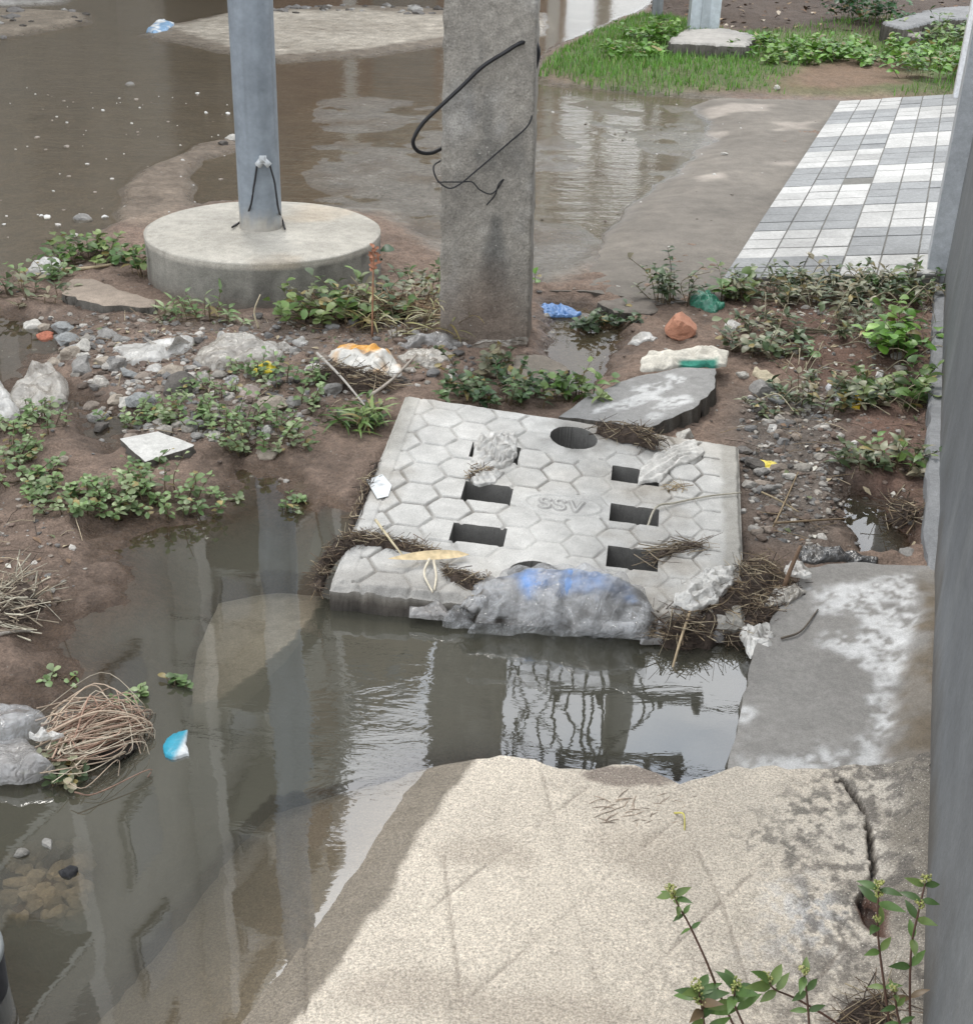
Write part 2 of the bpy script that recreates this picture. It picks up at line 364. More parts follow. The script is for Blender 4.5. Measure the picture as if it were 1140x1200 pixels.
def ground_c(x, y, z):
    n1 = fbm(x*2, y*2, o=4, seed=31)[..., None]; n2 = fbm(x*11, y*11, o=4, seed=32)[..., None]
    L = lambda a, b, f: a*(1-f)+np.array(b)*f
    c = np.tile(np.array([.225, .162, .124]), (*x.shape, 1))*(1+.25*n1+.2*n2)
    c = L(c, (.215, .19, .165), ss(-.1, .5, n2)*.5*ss(.1, -.1, sdf(x, y, DEBR))[..., None])
    c = L(c, (.165, .098, .074), ss(.15, -.15, sdf(x, y, RED))[..., None]*.85)
    c = L(c, (.15, .128, .110), ss(.12, -.1, sdf(x, y, GRAVEL))[..., None]*.9)
    c = L(c, (.29, .245, .19), street_f(x, y)[..., None]*.9)
    uv = PR(np.stack([x.ravel(), y.ravel(), np.zeros(x.size)], 1)); u = uv[:, 0].reshape(x.shape); v = uv[:, 1].reshape(x.shape)
    pc = (ss(330, 400, u)*ss(95, 140, v)*street_f(x, y)*(y > .3))[..., None]
    c = L(c, (.36, .335, .295), pc*ss(-.35, .15, fbm(x*3.2, y*3.2, o=4, seed=35))[..., None])
    c = L(c, (.60, .54, .45), ss(.03, -.05, sdf(x, y, PALE)+.05*fbm(x*4, y*4, seed=36))[..., None])
    c = L(c, (.30, .235, .18), ss(.03, -.05, sdf(x, y, SPIT))[..., None]*.8)
    c = L(c, (.5, .48, .45), ss(.1, -.1, sdf(x, y, FARL))[..., None])
    c = L(c, (.09, .13, .04), ss(.1, -.2, sdf(x, y, GRASS))[..., None]*.8)
    c = L(c, (.20, .135, .09), ss(.15, -.15, sdf(x, y, BARE)+.15*fbm(x*3, y*3, seed=37))[..., None])
    c = L(c, (.085, .062, .048), ss(.1, -.2, sdf(x, y, BANK))[..., None])
    return np.clip(c, .01, .8)
def axis(lo, hi, step, out_lo, out_hi, grow=1.10):
    a = list(np.arange(lo, hi, step)); s = step; p = lo; left = []
    while p > out_lo: s *= grow; p -= s; left.append(p)
    s = step; p = a[-1]; right = []
    while p < out_hi: s *= grow; p += s; right.append(p)
    return np.array(left[::-1]+a+right)
_top = {}
def gz(x, y):                       # height of whatever one would step on, read from a grid
    if not _top:
        t = ground_z(XX, YY)
        for P, f in ((PAVE, pave_z), (LEDGE, ledge_z), (DRIVE, drive_z)):
            m = sdf(XX, YY, P) < 0; t[m] = f(XX[m], YY[m])
        _top['z'] = t
    t = _top['z']; i = int(np.clip(np.searchsorted(GX, x)-1, 0, len(GX)-2)); j = int(np.clip(np.searchsorted(GY, y)-1, 0, len(GY)-2))
    a, b = (x-GX[i])/(GX[i+1]-GX[i]), (y-GY[j])/(GY[j+1]-GY[j])
    return float((t[j, i]*(1-a)+t[j, i+1]*a)*(1-b)+(t[j+1, i]*(1-a)+t[j+1, i+1]*a)*b)
def on_ground(u, v, it=4):
    z = .03
    for _ in range(it): p = G(u, v, z); z = gz(p[0], p[1])
    return np.array([p[0], p[1], z])

def grid_faces(nx, ny, keep=None):
    i = np.arange(nx*ny).reshape(ny, nx)
    q = np.stack([i[:-1, :-1], i[:-1, 1:], i[1:, 1:], i[1:, :-1]], -1).reshape(-1, 4)
    return q if keep is None else q[keep.ravel()]
def hf_slab(name, poly, zf, thick, step, mat, colf, kind='structure', parent=None, origin=None, bottom=None, side_dark=None):
    """a slab with a height field on top: grid cells inside the outline, rim snapped to the outline, skirt going down"""
    poly = np.asarray(poly); lo, hi = poly.min(0)-step, poly.max(0)+step
    xs, ys = np.arange(lo[0], hi[0]+step, step), np.arange(lo[1], hi[1]+step, step)
    X, Y = np.meshgrid(xs, ys); nx, ny = len(xs), len(ys)
    cx, cy = (X[:-1, :-1]+X[1:, 1:])/2, (Y[:-1, :-1]+Y[1:, 1:])/2
    keep = sdf(cx, cy, poly) < 0
    F = grid_faces(nx, ny, keep)
    used = np.unique(F); remap = -np.ones(nx*ny, int); remap[used] = np.arange(len(used)); F = remap[F]
    P = np.stack([X.ravel(), Y.ravel()], 1)[used]
    from collections import Counter
    ec = Counter(); od = {}
    for f in F:
        for a, b in zip(f, np.roll(f, -1)):
            k = (min(a, b), max(a, b)); ec[k] += 1; od[k] = (a, b)
    be = [od[k] for k, c in ec.items() if c == 1]
    bv = np.unique(np.array(be).ravel())
    for i in bv:                                   # snap to the outline
        q = P[i]; best = None; bd = 1e9
        A = poly; B = np.roll(poly, -1, 0); e = B-A; t = np.clip(((q-A)*e).sum(1)/((e*e).sum(1)+1e-12), 0, 1)
        C = A+e*t[:, None]; d = ((C-q)**2).sum(1); P[i] = C[d.argmin()]
    Z = zf(P[:, 0], P[:, 1]); C = colf(P[:, 0], P[:, 1], Z)
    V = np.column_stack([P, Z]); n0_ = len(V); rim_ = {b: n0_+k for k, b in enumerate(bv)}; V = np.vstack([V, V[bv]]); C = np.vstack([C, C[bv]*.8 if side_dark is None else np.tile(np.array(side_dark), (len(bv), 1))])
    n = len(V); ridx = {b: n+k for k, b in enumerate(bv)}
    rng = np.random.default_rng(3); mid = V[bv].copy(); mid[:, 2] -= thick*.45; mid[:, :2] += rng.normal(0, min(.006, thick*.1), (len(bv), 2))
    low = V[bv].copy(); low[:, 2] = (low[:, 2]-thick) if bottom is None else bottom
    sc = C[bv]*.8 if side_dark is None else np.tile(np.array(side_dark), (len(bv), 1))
    nb = len(bv); V = np.vstack([V, mid, low]); C = np.vstack([C, sc, sc])
    SF = []
    for a, b in be:
        SF.append([rim_[b], rim_[a], ridx[a], ridx[b]]); SF.append([ridx[b], ridx[a], ridx[a]+nb, ridx[b]+nb])
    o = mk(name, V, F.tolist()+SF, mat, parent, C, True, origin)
    if kind: tag(o, kind=kind)
    return o
def lerpc(c, b, f): return c*(1-f[..., None])+np.array(b)*f[..., None]
# ------------------------------------------------------------------ the wall line and the pavement in front
WA, WB = G(1078, 1200, .04)[:2], G(1104, 345, .06)[:2]
WD = (WB-WA)/np.linalg.norm(WB-WA); WN = np.array([WD[1], -WD[0]])         # along the wall, and away from the street
WANG = math.atan2(WD[1], WD[0])
def wpt(t, s): return WA+WD*t+WN*s           # metres along the wall from the frame's bottom, metres behind its face
WATERLINE = band([(506, 891), (472, 930), (440, 985), (400, 1050), (352, 1113), (312, 1165), (268, 1222), (120, 1420)])
def wl_d(x, y):
    L = ldist(x, y, WATERLINE); poly = np.vstack([WATERLINE, [[3, -2], [3, 4], [WATERLINE[0, 0], 4]]])
    s = sdf(x, y, poly); return np.where(s < 0, L, -L)+.006*fbm(x*14, y*14, o=4, seed=41)+.008*fbm(x*5, y*5, seed=44)
GROOVES = [[(635, 905), (673, 1063), (703, 1162), (720, 1260)], [(505, 1062), (642, 960), (690, 923)], [(546, 1174), (675, 1063), (760, 986)],
           [(520, 1000), (539, 1162), (548, 1240)], [(800, 965), (845, 1060), (867, 1126), (900, 1230)], [(847, 1060), (878, 1030), (960, 960)],
           [(700, 1200), (738, 1163), (845, 1060)], [(690, 1050), (720, 1025), (842, 923)], [(357, 1075), (358, 1200)], [(890, 1230), (960, 1150), (1010, 1085)]]
GROOVES = [band(q, .03) for q in GROOVES]
CRACK = band([(978, 922), (986, 918), (1000, 934), (1015, 960), (1019, 985), (1022, 1004), (1024, 1026), (1011, 1045), (1008, 1060)], .03)
HOLE = rough_poly(band([(1000, 1064), (1014, 1048), (1040, 1066), (1044, 1112), (1022, 1104), (1008, 1084)], .03), .004, .02, 5)
MOSS = band([(850, 985), (960, 930), (1000, 1000), (930, 1040)], .03)
MOSS2 = band([(940, 1040), (1010, 1060), (1000, 1140), (930, 1160), (900, 1090)], .03)
LIME = band([(855, 1120), (900, 1040), (990, 1050), (1000, 1130), (930, 1150)], .03)
def pave_z(x, y):
    d = wl_d(x, y); z = np.where(d > 0, .038*(1-np.exp(-np.maximum(d, 0)/.135)), .20*d)
    z = z+.0008*fbm(x*45, y*45, o=4, seed=42)+.003*fbm(x*4, y*4, seed=43)
    for q in GROOVES:
        z = z-.0030*np.exp(-(ldist(x, y, q)/.0026)**2)*(.35+.65*ss(-.25, .25, vn(x*9, y*9, seed=45)))
    cd_ = ldist(x, y, CRACK)+.010*fbm(x*32, y*32, o=4, seed=46, g=.65)
    z = z-.03*ss(.0075, .002, cd_)-.03*ss(.0, -.02, sdf(x, y, HOLE))
    toe = (x-WA[0])*WN[0]+(y-WA[1])*WN[1]
    return z+.035*ss(-.09, 0, toe+.02*fbm(x*20, y*20, seed=49))
def pave_c(x, y, z):
    c = np.tile(np.array([.50, .445, .37]), (len(x), 1))*(1+.10*fbm(x*5, y*5, o=4, seed=51)[:, None]+.10*fbm(x*70, y*70, o=3, seed=48, g=.8)[:, None])
    right = ss(.12, .55, x-(.35-.0*y)+.2*fbm(x*3, y*3, seed=52))
    c = lerpc(c, (.48, .45, .40), right)
    sp = fbm(x*85, y*85, o=2, seed=53)
    blot = np.maximum(ss(.05, -.05, sdf(x, y, MOSS)+.08*fbm(x*8, y*8, seed=54)), ss(.05, -.05, sdf(x, y, MOSS2)+.08*fbm(x*8, y*8, seed=55)))
    c = lerpc(c, (.09, .085, .075), blot*.8*ss(-.02, .28, sp))
    c = lerpc(c, (.62, .61, .60), ss(.05, -.06, sdf(x, y, LIME)+.06*fbm(x*9, y*9, seed=56))*.55*ss(-.3, .3, sp))
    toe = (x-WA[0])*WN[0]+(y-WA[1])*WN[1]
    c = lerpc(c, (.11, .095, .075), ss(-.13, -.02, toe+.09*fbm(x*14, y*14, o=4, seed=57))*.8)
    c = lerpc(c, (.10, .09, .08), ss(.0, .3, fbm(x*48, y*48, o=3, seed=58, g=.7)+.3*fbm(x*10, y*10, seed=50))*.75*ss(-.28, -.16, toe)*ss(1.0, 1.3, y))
    low = ss(1.62, 1.45, y)*ss(.05, .35, x+.15*fbm(x*6, y*6, seed=59)); c = lerpc(c, (.36, .32, .27), low*.5*ss(-.3, .3, sp))
    for q in GROOVES: c = lerpc(c, (.20, .17, .14), np.exp(-((ldist(x, y, q)+.002*fbm(x*40, y*40, seed=47))/.0026)**2)*.55*(.3+.7*ss(-.25, .25, vn(x*9, y*9, seed=45))))
    c = lerpc(c, (.05, .04, .032), ss(.009, .003, ldist(x, y, CRACK)+.010*fbm(x*32, y*32, o=4, seed=46, g=.65)))
    c = lerpc(c, (.13, .075, .055), ss(.004, -.01, sdf(x, y, HOLE)))
    for (u0, v0, a0, b0) in ((470, 1165, .16, .05), (620, 1190, .2, .05), (760, 1000, .12, .10), (560, 1000, .10, .05)):
        p0 = G(u0, v0, .03); s0 = np.hypot((x-p0[0])/a0, (y-p0[1])/b0)+.6*fbm(x*9, y*9, o=5, seed=u0); c = lerpc(c, (.30, .255, .205), ss(1.1, .3, s0)*.45)
    st = np.hypot((x-G(735, 912, .03)[0])/.1, (y-G(735, 912, .03)[1])/.035)+.35*fbm(x*16, y*16, seed=60)
    c = lerpc(c, (.19, .155, .13), ss(1.05, .75, st)*.85)
    return np.clip(c, .01, .85)
FRONT = [(506, 891), (520, 890), (545, 889), (600, 889), (626, 894), (655, 906), (690, 909), (718, 903), (742, 904), (768, 914), (795, 928), (830, 919), (850, 911), (905, 906), (970, 911), (1000, 905), (1078, 905)]
FR = band(FRONT, .02)
lw = np.array([[WATERLINE[i, 0]-.30, WATERLINE[i, 1]-.12] for i in range(len(WATERLINE))])
PAVE = np.vstack([rough_poly(np.vstack([FR, FR[::-1]]), .004, .025, 2)[:int(1e9)] if False else FR, [wpt(-3.2, .005)], [[-1.2, -1.2]], lw[::-1]])
PAVE[len(FR)-1] = wpt((FR[-1]-WA)@WD, .005)
PAVE = rough_poly(PAVE, .0035, .022, 9)
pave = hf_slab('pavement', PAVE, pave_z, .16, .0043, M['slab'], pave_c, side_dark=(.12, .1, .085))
# cement ledge beside the channel
LEDGE0 = band([(884, 757), (905, 720), (945, 665), (1000, 658), (1080, 660)], .05)
tl = [(LEDGE0[-1]-WA)@WD, (FR[-1]-WA)@WD]
LEDGE = np.vstack([LEDGE0[:-1], [wpt(tl[0], .004)], [wpt(tl[1]+.004, .004)], band([(1000, 904), (970, 909), (905, 904), (852, 910), (856, 880), (870, 815)], .035)])
LEDGE = rough_poly(LEDGE, .003, .03, 12)
WH = [band([(950, 690), (1000, 678), (1068, 676), (1064, 745), (1048, 780), (1030, 800), (1005, 770), (965, 755), (985, 735), (1010, 722), (965, 715)], .05),
      band([(1015, 812), (1042, 810), (1040, 880), (1025, 880)], .05), band([(852, 905), (862, 868), (900, 882), (960, 868), (1010, 872), (1042, 862), (1040, 905), (960, 912)], .05),
      band([(866, 830), (876, 822), (880, 860), (868, 880)], .05)]
def ledge_z(x, y):
    z = .036+.012*ss(2.0, 2.8, y)+.002*fbm(x*6, y*6, o=4, seed=61)
    toe = (x-WA[0])*WN[0]+(y-WA[1])*WN[1]; wid = .035+.05*ss(2.6, 1.9, y)
    return z+.035*ss(-.09, 0, toe+.02*fbm(x*20, y*20, seed=49))*ss(2.75, 2.45, y)
def ledge_c(x, y, z):
    c = np.tile(np.array([.235, .225, .21]), (len(x), 1))*(1+.15*fbm(x*4, y*4, o=4, seed=63)[:, None])
    for k, P in enumerate(WH):
        f = ss(.02, -.02, sdf(x, y, P)+.05*fbm(x*13, y*13, o=5, seed=64+k))*ss(-.3, .12, fbm(x*34, y*34, o=4, seed=70+k, g=.75))
        c = lerpc(c, (.56, .56, .555), f*.85)
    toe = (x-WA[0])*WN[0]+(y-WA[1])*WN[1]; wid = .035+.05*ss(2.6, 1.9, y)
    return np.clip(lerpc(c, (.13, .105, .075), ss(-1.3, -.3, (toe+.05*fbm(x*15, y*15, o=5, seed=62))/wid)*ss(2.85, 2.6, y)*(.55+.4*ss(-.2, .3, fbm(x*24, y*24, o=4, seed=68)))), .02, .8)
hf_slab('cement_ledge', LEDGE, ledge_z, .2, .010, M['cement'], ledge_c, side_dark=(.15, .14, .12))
# driveway of trodden concrete, with its broken front edge
DR = band([(612, 330), (600, 312), (640, 262), (680, 238), (738, 196), (784, 160), (770, 118), (850, 114), (990, 117)], .05)
DRF = band([(848, 328), (852, 356), (800, 352), (770, 356), (735, 347), (690, 340), (655, 338), (630, 333)], .05)
DRIVE = rough_poly(np.vstack([DR, DRF]), .006, .05, 14)
def drive_z(x, y):
    s = sdf(x, y, DR_STREAM); return .046-.085*ss(.46, -.10, s+.12*fbm(x*2.5, y*2.5, o=4, seed=82))+.003*fbm(x*6, y*6, o=4, seed=81)
DR_STREAM = band([(560, 330), (622, 318), (660, 268), (700, 243), (760, 200), (806, 160), (780, 118), (620, 100)], .0)
PATCH = [band(q) for q in ([(790, 163), (828, 168), (850, 160), (815, 154)], [(815, 215), (845, 211), (850, 217), (822, 222)], [(900, 200), (930, 196), (928, 203)], [(700, 256), (735, 250), (730, 262)], [(905, 152), (955, 150), (950, 160), (910, 160)], [(820, 128), (905, 128), (900, 138), (830, 140)])]
def drive_c(x, y, z):
    c = np.tile(np.array([.160, .142, .120]), (len(x), 1))*(1+.22*fbm(x*1.6, y*3, o=5, seed=83)[:, None]+.12*fbm(x*14, y*14, o=3, seed=84)[:, None])
    for k, P in enumerate(PATCH): c = lerpc(c, (.33, .29, .25), .75*ss(.04, -.05, sdf(x, y, P)+.08*fbm(x*5, y*5, o=4, seed=85+k)))
    return np.clip(lerpc(c, (.33, .31, .29), ss(.25, 0, sdf(x, y, DR_STREAM)+.1*fbm(x*3, y*3, seed=86))*.6), .02, .7)
hf_slab('driveway', DRIVE, drive_z, .14, .03, M['drive'], drive_c, side_dark=(.10, .085, .07))
# sunken slab seen through the murky water
SUNK = rough_poly(band([(222, 842), (262, 832), (305, 800), (345, 762), (372, 728), (392, 690), (330, 680), (255, 690), (228, 760)], -.03), .003, .04, 15)
hf_slab('sunken_slab', SUNK, lambda x, y: -.030-.06*ss(.0, .5, np.hypot(x-G(360, 740)[0], y-G(360, 740)[1]))+.006*fbm(x*6, y*6, seed=91), .15, .02, M['foot'],
        lambda x, y, z: np.tile(np.array([.46, .435, .385]), (len(x), 1)))
T00, T10, T11, T01 = G(846, 326, .062), G(1097, 321, .105), G(1130, 109, .13), G(984, 118, .075)
def ground_under(x, y):
    z = ground_z(x, y)
    for P, d in ((PAVE, .20), (LEDGE, .13), (DRIVE, .0), (RAMP, .10)): z = z-d*ss(-.01, -.07, sdf(x, y, P))
    z = z-.09*ss(-.25, -.5, sdf(x, y, DRIVE))
    return z
RAMP = np.array([T00[:2], T10[:2], T11[:2], T01[:2]])
GX = axis(-1.9, 2.1, .0125, -45, 60, 1.045); GY = axis(1.1, 6.2, .0125, -6, 110, 1.022)
XX, YY = np.meshgrid(GX, GY); GZ = ground_under(XX, YY)
gc = ground_c(XX, YY, GZ)
g = mk('ground', np.stack([XX, YY, GZ], -1).reshape(-1, 3), grid_faces(len(GX), len(GY)), M['ground'], col=gc.reshape(-1, 3))
tag(g, kind='structure')
# ------------------------------------------------------------------ water
wx = GX; wy = GY; depth = -GZ
pm = sdf(XX, YY, PAVE) < 0; pz = np.where(pm, pave_z(XX, YY), -9); depth = np.minimum(depth, -np.where(pm, pz, -9))
sm = sdf(XX, YY, SUNK) < 0; depth = np.where(sm, .8*np.minimum(depth, .030+.06*ss(.0, .5, np.hypot(XX-G(360, 740)[0], YY-G(360, 740)[1]))), depth)
dm = sdf(XX, YY, DRIVE) < -.02; depth = np.where(dm, np.minimum(depth, -drive_z(XX, YY)), depth)
cell = np.maximum.reduce([depth[:-1, :-1], depth[1:, :-1], depth[:-1, 1:], depth[1:, 1:]]) > -.012
F = grid_faces(len(wx), len(wy), cell); used = np.unique(F); rm = -np.ones(XX.size, int); rm[used] = np.arange(len(used)); F = rm[F]
Vw = np.stack([XX.ravel(), YY.ravel(), np.zeros(XX.size)], 1)[used]
wet_c = lerpc(np.tile(np.array([.070, .069, .053]), (len(used), 1)), (.235, .205, .165), street_f(Vw[:, 0], Vw[:, 1]))
wet_c = lerpc(wet_c, (.15, .125, .075), ss(.2, -.1, sdf(Vw[:, 0], Vw[:, 1], PUDP)))
def water_mat():
    m, t, out = newmat('murky_water'); pos = t.nodes.new('ShaderNodeNewGeometry').outputs['Position']
    a = t.nodes.new('ShaderNodeAttribute'); a.attribute_name = 'Col'
    d = t.nodes.new('ShaderNodeAttribute'); d.attribute_name = 'depth'; r = t.nodes.new('ShaderNodeAttribute'); r.attribute_name = 'ripple'
    dif = t.nodes.new('ShaderNodeBsdfDiffuse')
    t.links.new(mixc(t, mrange(t, noise(t, pos, 2.2, 4, .6), .3, .7, 0, .35), a.outputs['Color'], (.075, .066, .046)), dif.inputs[0])
    tr = t.nodes.new('ShaderNodeBsdfTransparent'); tr.inputs[0].default_value = (.96, .92, .84, 1)
    op = math_(t, 'SUBTRACT', 1.0, math_(t, 'POWER', 2.718, math_(t, 'MULTIPLY', d.outputs['Fac'], -13.0)), True)
    op = math_(t, 'MULTIPLY', op, .97)
    m1 = t.nodes.new('ShaderNodeMixShader'); t.links.new(op, m1.inputs[0]); t.links.new(tr.outputs[0], m1.inputs[1]); t.links.new(dif.outputs[0], m1.inputs[2])
    gl = t.nodes.new('ShaderNodeBsdfGlossy'); gl.inputs['Roughness'].default_value = .012
    fr = t.nodes.new('ShaderNodeLayerWeight'); fr.inputs[0].default_value = .5     # Schlick, the same from both sides
    mp = t.nodes.new('ShaderNodeMapping'); mp.inputs['Rotation'].default_value[2] = -.35; mp.inputs['Scale'].default_value = (.55, 1.5, 1); t.links.new(pos, mp.inputs[0])
    h1 = noise(t, mp.outputs[0], 7, 4, .55, .8); h2 = noise(t, mp.outputs[0], 42, 3, .55, .6); h3 = noise(t, pos, 1.6, 3, .5)
    h = math_(t, 'ADD', math_(t, 'MULTIPLY', math_(t, 'ADD', h1, math_(t, 'MULTIPLY', h2, .16)), r.outputs['Fac']), math_(t, 'MULTIPLY', h3, .5))
    b = t.nodes.new('ShaderNodeBump'); b.inputs['Strength'].default_value = .5; b.inputs['Distance'].default_value = .009; t.links.new(h, b.inputs['Height'])
    t.links.new(b.outputs[0], gl.inputs['Normal']); t.links.new(b.outputs[0], fr.inputs['Normal'])
    gs = t.nodes.new('ShaderNodeAttribute'); gs.attribute_name = 'silt'
    fg = math_(t, 'ADD', .24, math_(t, 'MULTIPLY', .76, math_(t, 'POWER', fr.outputs['Facing'], 5.0)))
    fg = math_(t, 'MULTIPLY', fg, math_(t, 'SUBTRACT', 1.0, math_(t, 'MULTIPLY', gs.outputs['Fac'], .52)))
    m2 = t.nodes.new('ShaderNodeMixShader'); t.links.new(fg, m2.inputs[0]); t.links.new(m1.outputs[0], m2.inputs[1]); t.links.new(gl.outputs[0], m2.inputs[2])
    t.links.new(m2.outputs[0], out.inputs[0]); return m
wat = mk('water', Vw, F, water_mat(), col=wet_c); tag(wat, kind='structure')
fl(wat, 'depth', np.clip(depth.ravel()[used], 0, 1))
rp = G(445, 850); rip = .03+.9*street_f(Vw[:, 0], Vw[:, 1])+.45*np.exp(-(((Vw[:, 0]-rp[0])/.16)**2+((Vw[:, 1]-rp[1])/.22)**2))
fl(wat, 'ripple', rip); fl(wat, 'silt', np.clip(street_f(Vw[:, 0], Vw[:, 1])+1.25*ss(.1, -.03, sdf(Vw[:, 0], Vw[:, 1], PUDP))+.5*ss(.1, -.03, sdf(Vw[:, 0], Vw[:, 1], PUDR)), 0, 1.4))
# ------------------------------------------------------------------ stone tile ramp
def tp(s, t): return T00*(1-s)*(1-t)+T10*s*(1-t)+T11*s*t+T01*(1-s)*t
b = MB(); rr = np.random.default_rng(4); NC, NR = 7, 33; cw = .158; Ls = np.linalg.norm(T10-T00)
NR = int(np.linalg.norm(T01-T00)/.155)
for j in range(NR):
    Lr = np.linalg.norm(tp(1, j/NR)-tp(0, j/NR)); nc = int(math.ceil(Lr/cw))
    for i in range(nc):
        s0, s1 = i*cw/Lr, min(1, (i+1)*cw/Lr)
        if s1-s0 < .02: continue
        g_ = .004; t0, t1 = j/NR, (j+1)/NR; ds, dt = g_/Lr, g_/4.6
        blk = ((j+1)//3+(i//3)) % 2
        base = np.array([.41, .405, .39]) if blk else np.array([.235, .24, .24])
        base = base*(1+rr.normal(0, .08)); lift = np.array([0, 0, rr.normal(0, .0012)])
        q = [tp(s0+ds, t0+dt), tp(s1-ds, t0+dt), tp(s1-ds, t1-dt), tp(s0+ds, t1-dt)]
        up = np.array([0, 0, .012]); top = [p+lift for p in q]; bot = [p-up for p in q]
        b.add(top+bot, [[0, 1, 2, 3], [4, 5, 1, 0], [5, 6, 2, 1], [6, 7, 3, 2], [7, 4, 0, 3]], base)
pr = b.build('paved_ramp', M['tile'], None, False); tag(pr, kind='structure')
bed = [tp(0, 0), tp(1.02, 0), tp(1.02, 1), tp(0, 1)]
b = MB(); up = np.array([0, 0, .005]); b.add([p-up for p in bed]+[np.array([p[0], p[1], -.05]) for p in bed], [[0, 1, 2, 3], [4, 5, 1, 0], [5, 6, 2, 1], [6, 7, 3, 2], [7, 4, 0, 3]], (.16, .155, .14))
tag(b.build('ramp_bed', M['cement'], None, False), kind='structure')
# ------------------------------------------------------------------ compound wall with its plinth strip and gate pillars
def wall_grid(t0, t1, s, z0, z1, nt_, nz, colf, bul=0):
    t = np.linspace(t0, t1, nt_); z = np.linspace(z0, z1, nz); TT, ZZ = np.meshgrid(t, z)
    S = s+bul*fbm(TT*3, ZZ*3, seed=101); P = WA[None, None]+TT[..., None]*WD+S[..., None]*WN
    V = np.concatenate([P, ZZ[..., None]], -1).reshape(-1, 3); return V, grid_faces(nt_, nz).tolist(), colf(TT, ZZ).reshape(-1, 3)
TW0, TW1 = -3.5, (WB-WA)@WD+.10
def wall_col(t, z):
    c = np.tile(np.array([.140, .150, .160]), (*t.shape, 1))*(1+.12*fbm(t*1.2, z*5, o=4, seed=102)[..., None])
    drip = ss(.1, .5, fbm(t*7, z*.7, o=3, seed=103)); c = lerpc(c, (.21, .22, .225), drip*.4)
    return lerpc(c, (.10, .092, .08), ss(.20, .02, z+.12*fbm(t*9, z*9, o=5, seed=104)-.02)*.85)
o = empty('compound_wall', (*WA, 0)); tag(o, 'smooth grey painted compound wall running along the right of the pavement', 'wall')
V, F, C = wall_grid(TW0, TW1, 0, -.15, 1.95, 260, 90, wall_col, .004)
n0 = len(V); V2 = V.copy(); V2[:, :2] += WN*.2
bb = MB(); bb.add(V, F, C); bb.build('wall_face', M['wallp'], o)
bb = MB()
for (ta, tb, z0, z1) in ((TW0, TW1, -.15, 1.95),):
    q = [np.array([*wpt(ta, .012), z0]), np.array([*wpt(tb, .012), z0]), np.array([*wpt(tb, .2), z0]), np.array([*wpt(ta, .2), z0])]
    q2 = [p+np.array([0, 0, z1-z0-.003]) for p in q]; bb.add(q+q2, [[0, 1, 2, 3], [7, 6, 5, 4], [1, 5, 6, 2], [2, 6, 7, 3], [3, 7, 4, 0], [0, 4, 5, 1]], (.17, .175, .18))
bb.build('wall_core', M['wallp'], o, False)
# plinth strip
tpl0 = (G(1082, 705, .05)[:2]-WA)@WD; tpl1 = TW1-.08
ts = np.linspace(tpl0, tpl1, 160); prof = [(-.034, -.08), (-.034, .085), (-.028, .096), (.01, .100)]
V = []; 
for k, t in enumerate(ts):
    for s, z in prof:
        nz_ = .006*vn(np.array([t*18.]), np.array([z*40.+s*80]), seed=105)[0]; tp_ = float(ss(0, .45, t-tpl0)); p = wpt(t, (s if s > 0 else s*(.15+.85*tp_))+nz_); V.append((p[0], p[1], (z-.02)*tp_+nz_*.8+.02))
F = [[i*4+j, (i+1)*4+j, (i+1)*4+j+1, i*4+j+1] for i in range(len(ts)-1) for j in range(3)]+[[0, 1, 2, 3]]
cc = np.array([.20, .205, .21])*(1+.25*fbm(np.array(V)[:, 0]*14, np.array(V)[:, 1]*14, o=3, seed=106)[:, None])
mk('plinth_strip', V, F, M['cement'], o, cc, False)
def pillar(name, label, t, wid, s0, s1, z0, z1, col, cat='pillar'):
    b = MB(); cuts = np.linspace(z0, z1, 14); per = []
    for (tt, s) in ((t, s0), (t+wid, s0), (t+wid, s1), (t, s1)): per.append(wpt(tt, s))
    V = [(p[0], p[1], z) for z in cuts for p in per]; F = [[i*4+j, i*4+(j+1) % 4, (i+1)*4+(j+1) % 4, (i+1)*4+j] for i in range(13) for j in range(4)]+[[0, 1, 2, 3], [55, 54, 53, 52]]
    b.add(V, F, col); o = b.build(name, M['wallp'], None, False, (*per[0], z0)); return tag(o, label, cat)
tg = (G(1099, 318, .1)[:2]-WA)@WD
pillar('gate_pillar', 'pale grey gate pillar at the end of the grey wall, nearest the camera', tg, .30, -.07, .2, 0.02, 1.95, (.40, .42, .44))
g2 = G(1117, 113, .13)[:2]; tg2, sg2 = (g2-WA)@WD, (g2-WA)@WN
pillar('gate_pillar', 'white gate pillar at the far end of the tiled ramp', tg2, .3, sg2, sg2+.3, .05, 2.0, (.62, .63, .64))
# ------------------------------------------------------------------ drain cover
cz = [G(386, 684, .0753), G(874, 731, .0547), G(475, 461, .1261)]
nrm = np.cross(cz[1]-cz[0], cz[2]-cz[0]); nrm /= np.linalg.norm(nrm)
def on_cover(u, v, lift=0.0):
    d = ray(u, v); o_ = np.array([0, 0, CAMZ]); t = ((cz[0]-o_)@nrm)/(d@nrm); return o_+d*t+nrm*lift
K = [on_cover(*q) for q in ((386, 684), (874, 731), (866, 522), (475, 461))]
Hs = np.array([[0, 0], [1, 0], [1, 1], [0, 1]], float)
A_ = []; B_ = []; P2 = [k[:2] for k in K]
for (s, t), (x, y) in zip(Hs, P2): A_ += [[s, t, 1, 0, 0, 0, -x*s, -x*t], [0, 0, 0, s, t, 1, -y*s, -y*t]]; B_ += [x, y]
HM = np.append(np.linalg.solve(np.array(A_), np.array(B_)), 1).reshape(3, 3)
